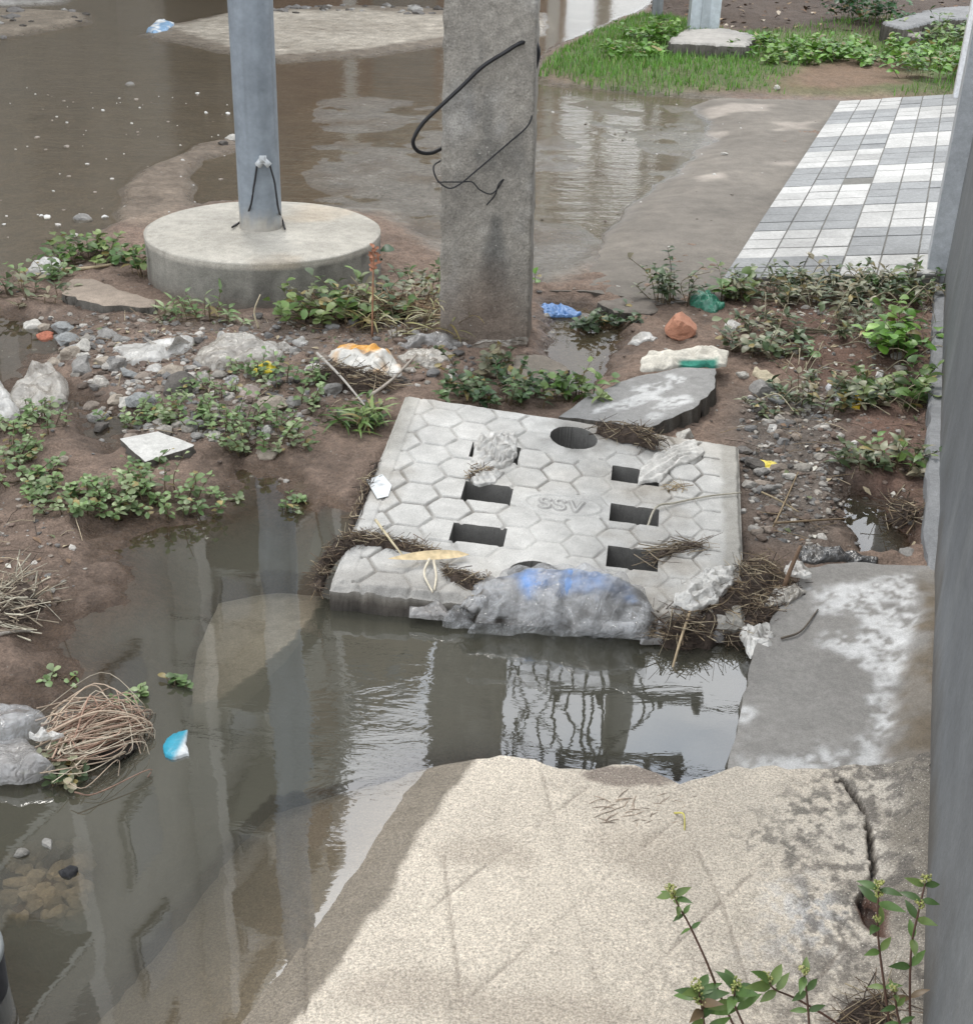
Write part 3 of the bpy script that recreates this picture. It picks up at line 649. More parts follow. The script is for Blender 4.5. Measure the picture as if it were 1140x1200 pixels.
def cov(s, t, lift=0.0):
    s = np.asarray(s, float); t = np.asarray(t, float); q = np.stack([s, t, np.ones_like(s)], -1)@HM.T
    x, y = q[..., 0]/q[..., 2], q[..., 1]/q[..., 2]; z = cz[0][2]-((x-cz[0][0])*nrm[0]+(y-cz[0][1])*nrm[1])/nrm[2]
    return np.stack([x, y, z], -1)+np.asarray(lift)[..., None]*nrm
def cover_mesh():
    n = 400; s = np.linspace(0, 1, n); S, T = np.meshgrid(s, s)
    a, bq = .0882, .1085
    # hexagonal joints
    X = (S-.118)/a*1.5; Y = (T-.563)/bq*math.sqrt(3); best = np.full(S.shape, -9.0); bd = np.full(S.shape, 9.0); cid = np.zeros(S.shape)
    for off in (0, 1):
        ci = np.round((X/1.5-off)/2)*2+off; cx = ci*1.5; cy = (np.round(Y/math.sqrt(3)-off*.5)+off*.5)*math.sqrt(3)
        for dc in (0,):
            dx, dy = X-cx, Y-cy; dd = np.hypot(dx, dy)
            e = np.maximum.reduce([np.abs(dy), np.abs(dy*.5+dx*math.sqrt(3)/2), np.abs(dy*.5-dx*math.sqrt(3)/2)])
            m = dd < bd; best = np.where(m, math.sqrt(3)/2-e, best); cid = np.where(m, ci*13.7+cy*7.1, cid); bd = np.minimum(bd, dd)
    edge = best*bq/math.sqrt(3)        # metres from the joint
    wob = .0015*fbm(S*60, T*60, seed=111)
    gro = ss(.0065, .0015, edge+wob)
    wear = .35+.65*ss(-.35, .2, fbm(S*6, T*6, seed=112))
    oval = np.hypot((S-.487)/.102, (T-.487)/.05)
    c1 = np.hypot(S-.487, T-.885); c2 = np.hypot(S-.447, T-.125)
    plain = (S < .045) | (S > .935) | (T > .985) | (c1 < .135) | (c2 < .12) | (oval < 1.35)
    gro = np.where(plain, 0, gro)*wear
    h = -.0075*gro+.0012*fbm(S*45, T*45, o=4, seed=113)
    h += np.where(np.abs(S-.045) < .004, -.003, 0)*ss(.05, .12, T)
    h += .0035*ss(.09, .03, np.abs(oval-1.0))                          # raised oval
    # raised letters
    def arc(cx, cy, rx, ry, a0, a1, m=10): return [(cx+rx*math.cos(math.radians(a0+(a1-a0)*k/m)), cy+ry*math.sin(math.radians(a0+(a1-a0)*k/m))) for k in range(m+1)]
    L = []
    for cx in (.441, .480): L.append(arc(cx, .4985, .0125, .0130, 20, 270, 14)[0:]+arc(cx, .4725, .0125, .0130, 90, -160, 14))
    L.append([(.507, .512), (.524, .459), (.541, .512)])
    ld_ = np.full(S.shape, 9.0)
    for q in L: ld_ = np.minimum(ld_, ldist(S, T, q))
    h += .0038*ss(.0058, .0025, ld_)
    # broken mortar rims
    rim = np.minimum.reduce([S, 1-S, T, 1-T]); h -= .012*ss(.014, 0, rim+.006*fbm(S*25, T*25, o=4, seed=114)); h -= .009*ss(.022, 0, T+.03*fbm(S*18, T*18, o=5, seed=123, g=.65))
    ml = ss(.07, .0, S+.05*(1-T)*0+.03*fbm(S*12, T*12, o=4, seed=115))*ss(.35, .75, T); h += ml*.004*fbm(S*50, T*50, o=4, seed=116)
    nl = ss(.10, .02, T+.03*fbm(S*10, T*10, seed=117))*ss(.4, .2, S); h += nl*.003*fbm(S*40, T*40, o=4, seed=127)
    hole = np.zeros(S.shape, bool)
    for s0, s1, t0, t1 in ((.216, .345, .685, .775), (.227, .35, .456, .547), (.226, .357, .245, .330), (.611, .747, .662, .75), (.618, .753, .437, .53), (.624, .757, .204, .305)):
        hole |= (S > s0) & (S < s1) & (T > t0) & (T < t1)
    hole |= (c1 < .068) | (c2 < .064)
    c = np.tile(np.array([.47, .46, .435]), (*S.shape, 1))*(1+.10*fbm(S*5, T*5, o=5, seed=118)+.05*np.sin(cid*3.3))[..., None]
    c = lerpc(c, (.40, .36, .30), ss(0, .5, fbm(S*3, T*3, seed=119))*.35)
    c = lerpc(c, (.13, .115, .095), gro*.7*ss(-.5, .2, fbm(S*7, T*7, o=3, seed=124))); c = lerpc(c, (.26, .225, .18), ss(.05, .45, fbm(S*4+9, T*4, o=5, seed=125))*.6); c = lerpc(c, (.20, .17, .135), ss(.16, .0, T+.06*fbm(S*9, T*9, o=4, seed=126))*.5)
    c = lerpc(c, (.30, .285, .25), np.maximum(ml, ss(.93, .955, S+.012*fbm(S*20, T*20, seed=120))*.9)*.8)
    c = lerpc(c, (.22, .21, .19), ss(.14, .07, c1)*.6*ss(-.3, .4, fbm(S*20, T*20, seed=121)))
    c = lerpc(c, (.33, .32, .30), nl*.6)
    c = lerpc(c, (.17, .165, .155), ss(.004, .002, np.abs(ld_-.0055))*.5)
    V = cov(S, T, h).reshape(-1, 3); keep = ~(hole[:-1, :-1] | hole[1:, 1:] | hole[:-1, 1:] | hole[1:, :-1])
    F = grid_faces(n, n, keep); Cc = np.clip(c, .02, .8).reshape(-1, 3)
    from collections import Counter
    E = np.concatenate([np.stack([F[:, i], F[:, (i+1) % 4]], 1) for i in range(4)]); key = np.sort(E, 1); kk = key[:, 0].astype(np.int64)*n*n+key[:, 1]
    uq, inv, cnt = np.unique(kk, return_inverse=True, return_counts=True); be = E[cnt[inv] == 1]
    bv = np.unique(be); idx = {v: k for k, v in enumerate(bv)}; nV = len(V)
    lay = []; cl = []
    rg = np.random.default_rng(6)
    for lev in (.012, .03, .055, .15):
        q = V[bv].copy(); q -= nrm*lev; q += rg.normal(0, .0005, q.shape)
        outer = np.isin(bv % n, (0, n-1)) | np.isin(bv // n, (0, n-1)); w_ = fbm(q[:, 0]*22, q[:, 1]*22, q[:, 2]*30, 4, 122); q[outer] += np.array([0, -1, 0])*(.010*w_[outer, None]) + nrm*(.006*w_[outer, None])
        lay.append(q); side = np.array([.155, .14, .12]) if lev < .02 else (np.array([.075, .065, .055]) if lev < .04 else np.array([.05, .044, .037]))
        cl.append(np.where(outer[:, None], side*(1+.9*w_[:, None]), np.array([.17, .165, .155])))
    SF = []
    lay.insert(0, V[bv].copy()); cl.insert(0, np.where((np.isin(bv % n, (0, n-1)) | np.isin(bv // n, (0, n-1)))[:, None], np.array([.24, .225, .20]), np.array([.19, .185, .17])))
    for a_, b_ in be:
        i, j = idx[a_], idx[b_]; prev = (nV+i, nV+j)
        for k in range(1, 5):
            base = nV+k*len(bv); SF.append([prev[1], prev[0], base+i, base+j]); prev = (base+i, base+j)
    return np.vstack([V]+lay), F.tolist()+SF, np.vstack([Cc]+cl)
V, F, C = cover_mesh()
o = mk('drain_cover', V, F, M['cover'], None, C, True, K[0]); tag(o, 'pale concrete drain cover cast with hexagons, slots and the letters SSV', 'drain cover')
def wedge(m): m.update()
# ------------------------------------------------------------------ poles
def loft(b, per, zs, col, amp, seed, ns=9, lean=(0, 0), z_ref=0.0, taper=0.0, center=None, edge=None):
    """closed outline per (k,2) swept up through zs with a rough skin"""
    per = np.asarray(per); k = len(per); c0 = per.mean(0) if center is None else np.asarray(center)
    nx = np.roll(per, -1, 0)-np.roll(per, 1, 0); nr = np.stack([nx[:, 1], -nx[:, 0]], 1); nr /= np.linalg.norm(nr, axis=1)[:, None]+1e-9
    V = []
    for z in zs:
        sc = 1-taper*(z-z_ref); p = c0+(per-c0)*sc
        n_ = fbm(p[:, 0]*ns+z*.3, p[:, 1]*ns, np.full(k, z*ns), 4, seed)*amp
        if edge is not None: n_ = n_+edge*fbm(p[:, 0]*20, p[:, 1]*20, np.full(k, z*26), 3, seed+3)*amp*3
        p = p+nr*n_[:, None]+np.array(lean)*(z-z_ref)
        V += [(x, y, z) for x, y in p]
    V = np.array(V); F = [[i*k+j, i*k+(j+1) % k, (i+1)*k+(j+1) % k, (i+1)*k+j] for i in range(len(zs)-1) for j in range(k)]
    F.append([(len(zs)-1)*k+j for j in range(k)])
    b.add(V, F, col(V) if callable(col) else col)
# concrete utility pole
pb = on_ground(567, 402); PW = 104*mpp(pb[1]); PD = .20
m_ = 22; per = []; hw, hd = PW/2, PD
ang = math.radians(-4); ca, sa = math.cos(ang), math.sin(ang)
corn = [(-hw, 0), (hw, 0), (hw, hd), (-hw, hd)]; eg = []
for (a0, a1), nseg in zip(zip(corn, corn[1:]+corn[:1]), (30, 16, 30, 16)):
    for k in range(nseg):
        t = k/nseg; per.append((a0[0]+(a1[0]-a0[0])*t, a0[1]+(a1[1]-a0[1])*t)); eg.append(1.0 if min(t, 1-t)*nseg < 1.2 else 0.12)
per = np.array(per); per = np.stack([pb[0]+per[:, 0]*ca-per[:, 1]*sa, pb[1]+per[:, 0]*sa+per[:, 1]*ca], 1)
zs = np.concatenate([np.arange(-.15, 1.55, .0125), np.arange(1.6, 8.6, .25)])
def pole_c(V):
    c = np.tile(np.array([.285, .265, .232]), (len(V), 1))*(1+.2*fbm(V[:, 0]*5, V[:, 1]*5, V[:, 2]*5, 4, 131)[:, None])
    lx = (V[:, 0]-pb[0])/hw
    c = lerpc(c, (.10, .10, .095), ss(.0, .45, fbm(V[:, 0]*7, V[:, 1]*7, V[:, 2]*3.2, 4, 132)+.5*np.exp(-((V[:, 2]-.72)/.16)**2)-.25)*.75*ss(.9, .3, np.abs(lx)))
    c = lerpc(c, (.38, .37, .35), ss(.12, .5, fbm(V[:, 0]*7, V[:, 1]*7, V[:, 2]*5, 4, 133))*.5)
    c = lerpc(c, (.17, .125, .095), ss(.42, .10, V[:, 2]+.10*fbm(V[:, 0]*7, V[:, 1]*7, V[:, 2]*7, 4, 134)+.08*np.abs(lx))*.75)
    return np.clip(c, .03, .6)
b = MB(); loft(b, per, zs, pole_c, .0030, 135, 22, (-.012, 0), 0, .055, pb[:2]+np.array([0, .1]), np.array(eg))
o = b.build('concrete_utility_pole', M['pole'], None, True, pb); tag(o, 'square rough concrete utility pole standing in the debris above the drain cover', 'utility pole')
# steel pole on its round footing
fc = G(309, 268, .215); fr = 134*mpp(fc[1])
fo = empty('steel_pole', (fc[0], fc[1], 0)); tag(fo, 'round galvanised steel pole set in a wide circular concrete footing', 'pole')
th = np.linspace(0, 2*math.pi, 120, endpoint=False)
per = np.stack([fc[0]+fr*np.cos(th), fc[1]+fr*np.sin(th)], 1)
def foot_c(V):
    r = np.hypot(V[:, 0]-fc[0], V[:, 1]-fc[1]); a = np.arctan2(V[:, 1]-fc[1], V[:, 0]-fc[0])
    top = (V[:, 2] > .195) & (r < fr*1.01)
    c = np.tile(np.array([.235, .225, .195]), (len(V), 1))*(1+.25*fbm(V[:, 0]*5, V[:, 1]*5, V[:, 2]*5, 4, 141)[:, None])
    drip = ss(.0, .45, fbm(a*9, V[:, 2]*2.5, o=4, seed=142)); c = lerpc(c, (.09, .085, .075), drip*.7)
    c = lerpc(c, (.16, .125, .10), ss(.09, .02, V[:, 2]+.04*fbm(a*6, V[:, 2]*8, seed=143))*.7)
    ct = np.tile(np.array([.40, .375, .325]), (len(V), 1))*(1+.16*fbm(V[:, 0]*6, V[:, 1]*6, o=5, seed=144)[:, None])
    ct = lerpc(ct, (.44, .34, .23), ss(.1, .5, fbm(V[:, 0]*4+3, V[:, 1]*4, o=3, seed=145))*.4)
    return np.clip(np.where(top[:, None], ct, c), .03, .6)
b = MB(); loft(b, per, np.concatenate([np.arange(-.1, .19, .02), [.196, .204, .210]]), foot_c, .006, 146, 7)
rings = [fr*k for k in (.994, .98, .95, .9, .82, .72, .6, .48, .36, .24, .14)]
V = []
for r in rings:
    z = .214+.004*fbm(fc[0]+r*np.cos(th)*3, fc[1]+r*np.sin(th)*3, o=3, seed=147)+.012*(1-r/fr)
    V += list(zip(fc[0]+r*np.cos(th)*(1+.004*np.sin(7*th)), fc[1]+r*np.sin(th), z-(.004 if r > .99*fr else 0)))
V = np.array(V); F = [[i*120+j, i*120+(j+1) % 120, (i+1)*120+(j+1) % 120, (i+1)*120+j] for i in range(len(rings)-1) for j in range(120)]+[[(len(rings)-1)*120+j for j in range(120)]]
b.add(V, F, foot_c(V)); 
b.V = [v for v in b.V]; b.build('footing', M['foot'], fo)
pcx, pcy = G(306, 266, .22)[:2]; pr_ = 24*mpp(pcy)
th2 = np.linspace(0, 2*math.pi, 48, endpoint=False); per = np.stack([pcx+pr_*np.cos(th2), pcy+pr_*np.sin(th2)], 1)
def steel_c(V):
    a = np.arctan2(V[:, 1]-pcy, V[:, 0]-pcx)
    c = np.tile(np.array([.225, .255, .285]), (len(V), 1))*(1+.16*fbm(a*2.5, V[:, 2]*.8, o=4, seed=151)[:, None])
    c = lerpc(c, (.15, .17, .19), ss(.2, .55, fbm(a*8, V[:, 2]*1.3, o=4, seed=152))*.5)
    return np.clip(lerpc(c, (.40, .37, .32), ss(.31, .235, V[:, 2]+.05*fbm(a*5, V[:, 2]*12, o=4, seed=153))*.85), .03, .7)
b = MB(); loft(b, per, np.concatenate([np.arange(.2, 1.6, .03), np.arange(1.7, 7.5, .3)]), steel_c, .0006, 154, 4, (.002, 0), .2)
b.build('shaft', M['steel'], fo)
yl = pcy-pr_-.012; b = MB(); q = AY(308, 186, yl)
b.box(q, .012, .012, .012, (.45, .47, .48)); 
for dx, u1 in ((-1, 302), (1, 316)):
    e = AY(u1, 194, yl); b.tube([q, (q+e)/2, e], .013, (.5, .52, .53), 6, .014)
b.build('earthing_lug', M['steel'], fo)
for pts in ([(301, 194), (298, 215), (293, 243), (283, 258), (272, 266)], [(316, 193), (322, 215), (326, 243), (331, 258), (334, 268)]):
    P = [AY(u, v, yl) for u, v in pts[:3]]+[G(u, v, .232) for u, v in pts[3:]]
    b = MB(); b.tube(spline(P, 6), .0042, (.06, .06, .065), 5); b.build('earth_wire', M['black'], fo)
# cables on the concrete pole
yf = pb[1]-.012
def cable(name, label, pts, r, cat='cable', dy=None):
    P = [AY(u, v, yf+(dy[i] if dy else 0)) for i, (u, v) in enumerate(pts)]
    b = MB(); b.tube(spline(P, 8), r, (.02, .02, .022), 6); return tag(b.build(name, M['black'], None, True, P[0]), label, cat)
cable('cable', 'thick black cable slung in a wide loop across the concrete utility pole', [(626, 48), (610, 50), (590, 62), (565, 78), (540, 102), (512, 128), (494, 146), (484, 165), (490, 177), (505, 179), (520, 172)], .0068, dy=[.1, -.0, -.006, -.008, -.01, -.012, -.005, .0, .02, .05, .09])
cable('cable', 'thick black cable hanging down the right side of the concrete pole', [(627, -120), (626, -40), (626, 10), (625, 45), (629, 60), (626, 76), (621, 82)], .013, dy=[.10]*7)
cable('thin_wire', 'thin loose wire wound around the lower face of the concrete pole', [(624, 100), (624, 125), (619, 146), (595, 168), (560, 198), (538, 216), (525, 220), (512, 210), (508, 195), (516, 188)], .0028, 'wire', dy=[.1, .03, -.004, -.006, -.006, -.006, -.004, 0, .01, .06])
cable('thin_wire', 'short dark wire end curling on the face of the concrete pole', [(512, 213), (540, 213), (553, 213), (562, 222), (574, 227), (582, 222), (590, 210), (584, 216), (580, 228), (570, 240)], .0025, 'wire', dy=[0, -.004, -.006, -.006, -.006, -.006, -.006, -.008, -.006, -.004])
# ------------------------------------------------------------------ what the water mirrors: beyond the frame, across the street
HB = 25.0
bA, bB = np.array([-.242, .851])*HB, np.array([-.167, 1.122])*HB
bd_ = (bB-bA)/np.linalg.norm(bB-bA); bn = np.array([-bd_[1], bd_[0]]); bang = math.atan2(bd_[1], bd_[0]); Lf = np.linalg.norm(bB-bA)
def bpt(t, s=0.0): return bA+bd_*t+bn*s
bo = empty('apartment_building', (*bpt(-4), 0)); tag(bo, 'tall pale apartment building across the street, mirrored in the flood water', 'building')
T_0 = -16.0; bays = []
b = MB(); c = bpt((T_0+Lf)/2, 6); b.box((c[0], c[1], HB/2-1), (Lf-T_0)/2, 6, HB/2, (.29, .28, .255), bang); b.build('wall', M['plaster'], bo, False)
b = MB(); c = bpt(5.4, -.06); b.box((c[0], c[1], HB/2-1.5), 1.3, .2, HB/2-.6, (.17, .125, .09), bang); b.build('brown_panel', M['plaster'], bo, False)
for t in (-9.6, -4.6, .2, 3.9, Lf-.3):
    b = MB(); c = bpt(t, -.25); b.box((c[0], c[1], HB/2-1.6), .22, .35, HB/2-.4, (.40, .39, .36), bang); b.build('pilaster', M['plaster'], bo, False)
b = MB(); c = bpt((T_0+Lf)/2, 5.9); b.box((c[0], c[1], HB-1.0+.25), (Lf-T_0)/2+.3, 6.3, .22, (.36, .36, .33), bang); b.build('roof', M['plaster'], bo, False)
wproto = None; fproto = None
for fl_ in range(7):
    for t in (-12.5, -7.3, -2.0, 2.2):
        if t > Lf-.9: continue
        c = bpt(t, -.02); zc = 3.0+fl_*3.2
        b = MB(); b.box((c[0], c[1], zc), .62, .10, .85, (.26, .25, .23), bang); f_ = b.build('window_frame', M['plaster'], bo, False)
        b = MB(); c2 = bpt(t, -.14); b.box((c2[0], c2[1], zc), .52, .02, .75, (.05, .05, .05), bang); b.build('window', M['glass'], bo, False)
    for t in (-7.3, 2.2):
        b = MB(); c = bpt(t, -.75); zb = 1.7+fl_*3.2; b.box((c[0], c[1], zb), 1.5, .7, .08, (.36, .36, .33), bang)
        c = bpt(t, -1.4); b.box((c[0], c[1], zb+.56), 1.5, .06, .46, (.27, .26, .23), bang); b.build('balcony', M['plaster'], bo, False)
to_ = empty('tenement', (-3, 32.5, 0)); tag(to_, 'brown tenement block behind the pale apartment building, mirrored left of the concrete pole', 'building')
ta = math.atan2(2.5, 2.75); c = np.array([-3.0, 31.5])+np.array([-math.sin(ta), math.cos(ta)])*3
b = MB(); b.box((c[0], c[1], 10.6), 1.95, 3.0, 11.2, (.22, .19, .15), ta); b.build('wall', M['plaster'], to_, False)
for k in range(6):
    for t in (-1.0, .7):
        p = np.array([-3.0, 31.5])+np.array([math.cos(ta), math.sin(ta)])*t; b = MB(); b.box((p[0], p[1], 4+k*3.3), .4, .06, .7, (.05, .05, .05), ta); b.build('window', M['glass'], to_, False)
# low brick shop with white posts
so = empty('brick_shop', (-1.2, 21.5, 0)); tag(so, 'low red brick shop with white verandah posts, mirrored in the flooded street', 'building')
b = MB(); b.box((-1.6, 24.0, 1.8), 2.6, 2.0, 2.0, (.20, .11, .08)); b.build('wall', M['plaster'], so, False)
b = MB(); b.box((-1.6, 23.4, 3.9), 3.0, 3.0, .12, (.24, .22, .2)); b.build('roof', M['plaster'], so, False)
for k in range(4):
    b = MB(); b.box((-3.9+k*1.55, 20.8, 1.85), .09, .09, 1.9, (.6, .6, .57)); b.build('post', M['plaster'], so, False)
b = MB(); b.box((-1.6, 21.95, 1.2), .5, .06, 1.1, (.06, .06, .06)); b.build('door', M['glass'], so, False)
# trees beyond the grass
def tree(name, label, x, y, h, r, seed):
    rg = np.random.default_rng(seed); o = empty(name, (x, y, 0)); tag(o, label, 'tree', 'trees beyond the frame')
    b = MB(); top = np.array([x+rg.normal(0, .4), y, h*.55]); b.tube(spline([(x, y, -.1), (x+.1, y, h*.3), top], 5), .22, (.09, .07, .05), 8, .1)
    for k in range(7):
        a = k*.9+rg.random(); e = np.array([x+math.cos(a)*r*.7, y+math.sin(a)*r*.7, h*(.62+.3*rg.random())]); b.tube([top-np.array([0, 0, .6]), (top+e)/2+[0, 0, .2], e], .09, (.09, .07, .05), 5, .03)
    b.build('trunk', M['stem'], o)
    b = MB()
    cl = [np.array([x, y, h*.72])+rg.normal(0, 1, 3)*np.array([r*.5, r*.5, h*.13]) for _ in range(26)]
    for q in cl:
        for _ in range(90):
            p = q+rg.normal(0, .38, 3); d = rg.normal(0, 1, 3); g_ = .6+.6*rg.random()
            b.leaf(p, d, rg.normal(0, 1, 3), .22, .12, (.05*g_, .085*g_, .025*g_), (.3, 1, .1))
    b.build('crown', M['leaf'], o)
tree('street_tree', 'broad leafy tree beyond the grass, mirrored green in the street pool', 2.2, 31, 10.5, 3.0, 1)
tree('street_tree', 'tall leafy tree beyond the leaf litter, furthest right', 8.6, 29, 11, 3.2, 2)
tree('street_tree', 'dense leafy tree far back between the shop and the grass', 5.2, 35, 12, 3.6, 3)
tree('street_tree', 'leafy tree behind the flooded street, nearest the apartment building', -6.0, 36.5, 11, 3.4, 4)
# far utility pole with crossarms and hanging wires
uo = empty('utility_pole', (2.62, 19.6, 0)); tag(uo, 'tall far utility pole with crossarms and tangled wires, mirrored in the channel', 'utility pole')
b = MB(); b.tube([(2.62, 19.6, -.2), (2.60, 19.6, 8), (2.58, 19.6, 16.5)], .30, (.2, .195, .18), 10, .22); b.build('shaft', M['foot'], uo)
for z, L_ in ((15.2, 1.5), (13.6, 1.2), (12.0, 1.4)):
    b = MB(); b.box((2.7, 19.3, z), L_, .07, .07, (.1, .1, .1)); b.build('crossarm', M['steel'], uo, False)
    for sx in (-.9, -.35, .45, .92):
        b = MB(); b.tube([(2.7+sx*L_, 19.3, z+.05), (2.7+sx*L_, 19.3, z+.2), (2.7+sx*L_, 19.3, z+.36)], .09, (.08, .05, .04), 6, .06); b.build('insulator', M['black'], uo)
rg = np.random.default_rng(8)
for k in range(16):
    x0 = 2.62-rg.random()*2.3; x1 = x0+rg.normal(0, .35); z0 = 15.6-rg.random()*1.5; z1 = 10.2+rg.random()*2.5
    P = spline([(x0, 19.4, z0), ((x0+x1)/2+rg.normal(0, .3), 19.2, (z0*.6+z1*.4)), (x1+rg.normal(0, .3), 19.1, (z0+z1*2)/3), (x1, 19.1, z1)], 6)
    b = MB(); b.tube(P, .028, (.02, .02, .02), 4); b.build('hanging_wire', M['black'], uo)
for k, (z, dz) in enumerate(((15.5, .9), (15.3, .5), (13.8, .7), (12.2, .4))):
    P = [(2.6+(t-.35)*26, 19.4-(t-.35)*5, z-1.2*math.sin(math.pi*min(1, abs(t-.35)*1.4))*dz) for t in np.linspace(0, 1, 30)]
    b = MB(); b.tube(P, .03, (.02, .02, .02), 4); b.build('line_wire', M['black'], uo)

# ------------------------------------------------------------------ loose stuff: stones, gravel, straw
rg = np.random.default_rng(21)
def poly_pts(P, n, rg):
    lo, hi = P.min(0), P.max(0); out = []
    while len(out) < n:
        q = lo+(hi-lo)*rg.random((n*2, 2)); q = q[sdf(q[:, 0], q[:, 1], P) < 0]; out += q.tolist()
    return np.array(out[:n])
def zsurf(q):
    return ground_z(q[:, 0], q[:, 1])
STONE = [(.25, .24, .225), (.19, .185, .18), (.31, .285, .25), (.14, .13, .12), (.24, .20, .165), (.40, .375, .34), (.17, .125, .10), (.13, .10, .08)]
def gravel(name, regions, smin, smax, label_kind='stuff', cols=STONE, seed=1, sub=1):
    rg = np.random.default_rng(seed); b = MB(); k = 0
    for P, n in regions:
        q = poly_pts(P, n, rg); z = zsurf(q)
        for (x, y), zz in zip(q, z):
            if zz < -.02: continue
            r = smin+(smax-smin)*rg.random()**2.5; c = np.array(cols[rg.integers(len(cols))])*(.75+.4*rg.random())
            b.rock((x, y, zz+r*.12), r, c, k*1.37 % 50, .55, sub); k += 1
    return tag(b.build(name, M['rock'], None, False), kind='stuff')
ALLMUD = band([(-100, 300), (180, 300), (520, 330), (620, 350), (740, 345), (860, 350), (1095, 350), (1080, 655), (940, 660), (880, 560), (700, 480), (560, 430), (470, 470), (380, 560), (120, 620), (90, 690), (-100, 780)])
BANKL = band([(-60, 600), (90, 615), (110, 680), (50, 730), (-60, 790)])
gravel('gravel', [(DEBR, 1700), (GRAVEL, 1000), (ALLMUD, 900), (RED, 420), (BANKL, 160)], .0025, .012, seed=5)
gravel('coarse_gravel', [(DEBR, 300), (GRAVEL, 110), (RED, 40), (band([(60, 400), (250, 400), (240, 500), (150, 520), (70, 440)]), 150), (band([(150, 440), (330, 440), (330, 530), (150, 520)]), 130), (band([(330, 440), (560, 410), (600, 440), (470, 470)]), 70)], .009, .024, seed=6, sub=2)
def specks(name, P, n, seed, rmin, rmax, cols):
    rg = np.random.default_rng(seed); b = MB()
    for (x, y) in poly_pts(P, n, rg):
        r = rmin+(rmax-rmin)*rg.random()**3; b.rock((x, y, max(.001, gz(x, y))), r, np.array(cols[rg.integers(len(cols))]), rg.random()*50, .5, 1)
    return tag(b.build(name, M['rock'], None, False), kind='stuff')
WHT = [(.66, .65, .62), (.55, .52, .48), (.30, .26, .22)]
specks('street_grit', band([(0, 100), (270, 110), (270, 250), (80, 280), (0, 310)]), 90, 7, .004, .02, WHT)
specks('driveway_grit', band([(640, 100), (980, 122), (840, 320), (630, 320)]), 60, 8, .004, .016, [(.1, .085, .07), (.5, .48, .45), (.16, .13, .11)])
specks('ridge_rubble', RIDGE, 70, 9, .03, .10, [(.16, .15, .14), (.3, .29, .27), (.09, .08, .07)])
specks('rubble_strip', band([(300, 8), (515, 8), (515, 22), (400, 14), (320, 20)]), 50, 10, .03, .09, [(.16, .15, .14), (.3, .29, .27), (.09, .08, .07)])
def stone(name, label, u, v, wpx, col, flat=.6, group=None, cat='stone', seed=None, sub=3, mat='rock', lift=.25, zf=None):
    p = on_ground(u, v) if zf is None else zf(u, v); r = wpx*.5*mpp(p[1]); seed = (u*7.3+v*3.1) % 90 if seed is None else seed
    V, F = ICO[sub]; V = facet(V, seed); q = V*(1+.30*fbm(V[:, 0]*1.2+seed, V[:, 1]*1.2, V[:, 2]*1.2, 2, 3)[:, None]+.07*fbm(V[:, 0]*5+seed, V[:, 1]*5, V[:, 2]*5, 3, 4)[:, None])
    a = seed; q = q*np.array([1, .75, flat]); q = np.stack([q[:, 0]*math.cos(a*.1-.4)-q[:, 1]*math.sin(a*.1-.4), q[:, 0]*math.sin(a*.1-.4)+q[:, 1]*math.cos(a*.1-.4), q[:, 2]], 1)
    base = np.array([p[0], p[1], p[2]]); q = q*r+base+np.array([0, 0, r*flat*lift])
    c = np.tile(np.array(col), (len(V), 1))*(1+.25*fbm(q[:, 0]*60, q[:, 1]*60, q[:, 2]*60, 3, 7)[:, None])
    o = mk(name, q, F, M[mat], None, np.clip(c, .01, .8), False, base); return tag(o, label, cat, group)
W_, GR, DK, BL, TN = (.43, .41, .37), (.23, .22, .205), (.10, .09, .08), (.245, .25, .245), (.31, .265, .215)
GP = 'stones in the debris'
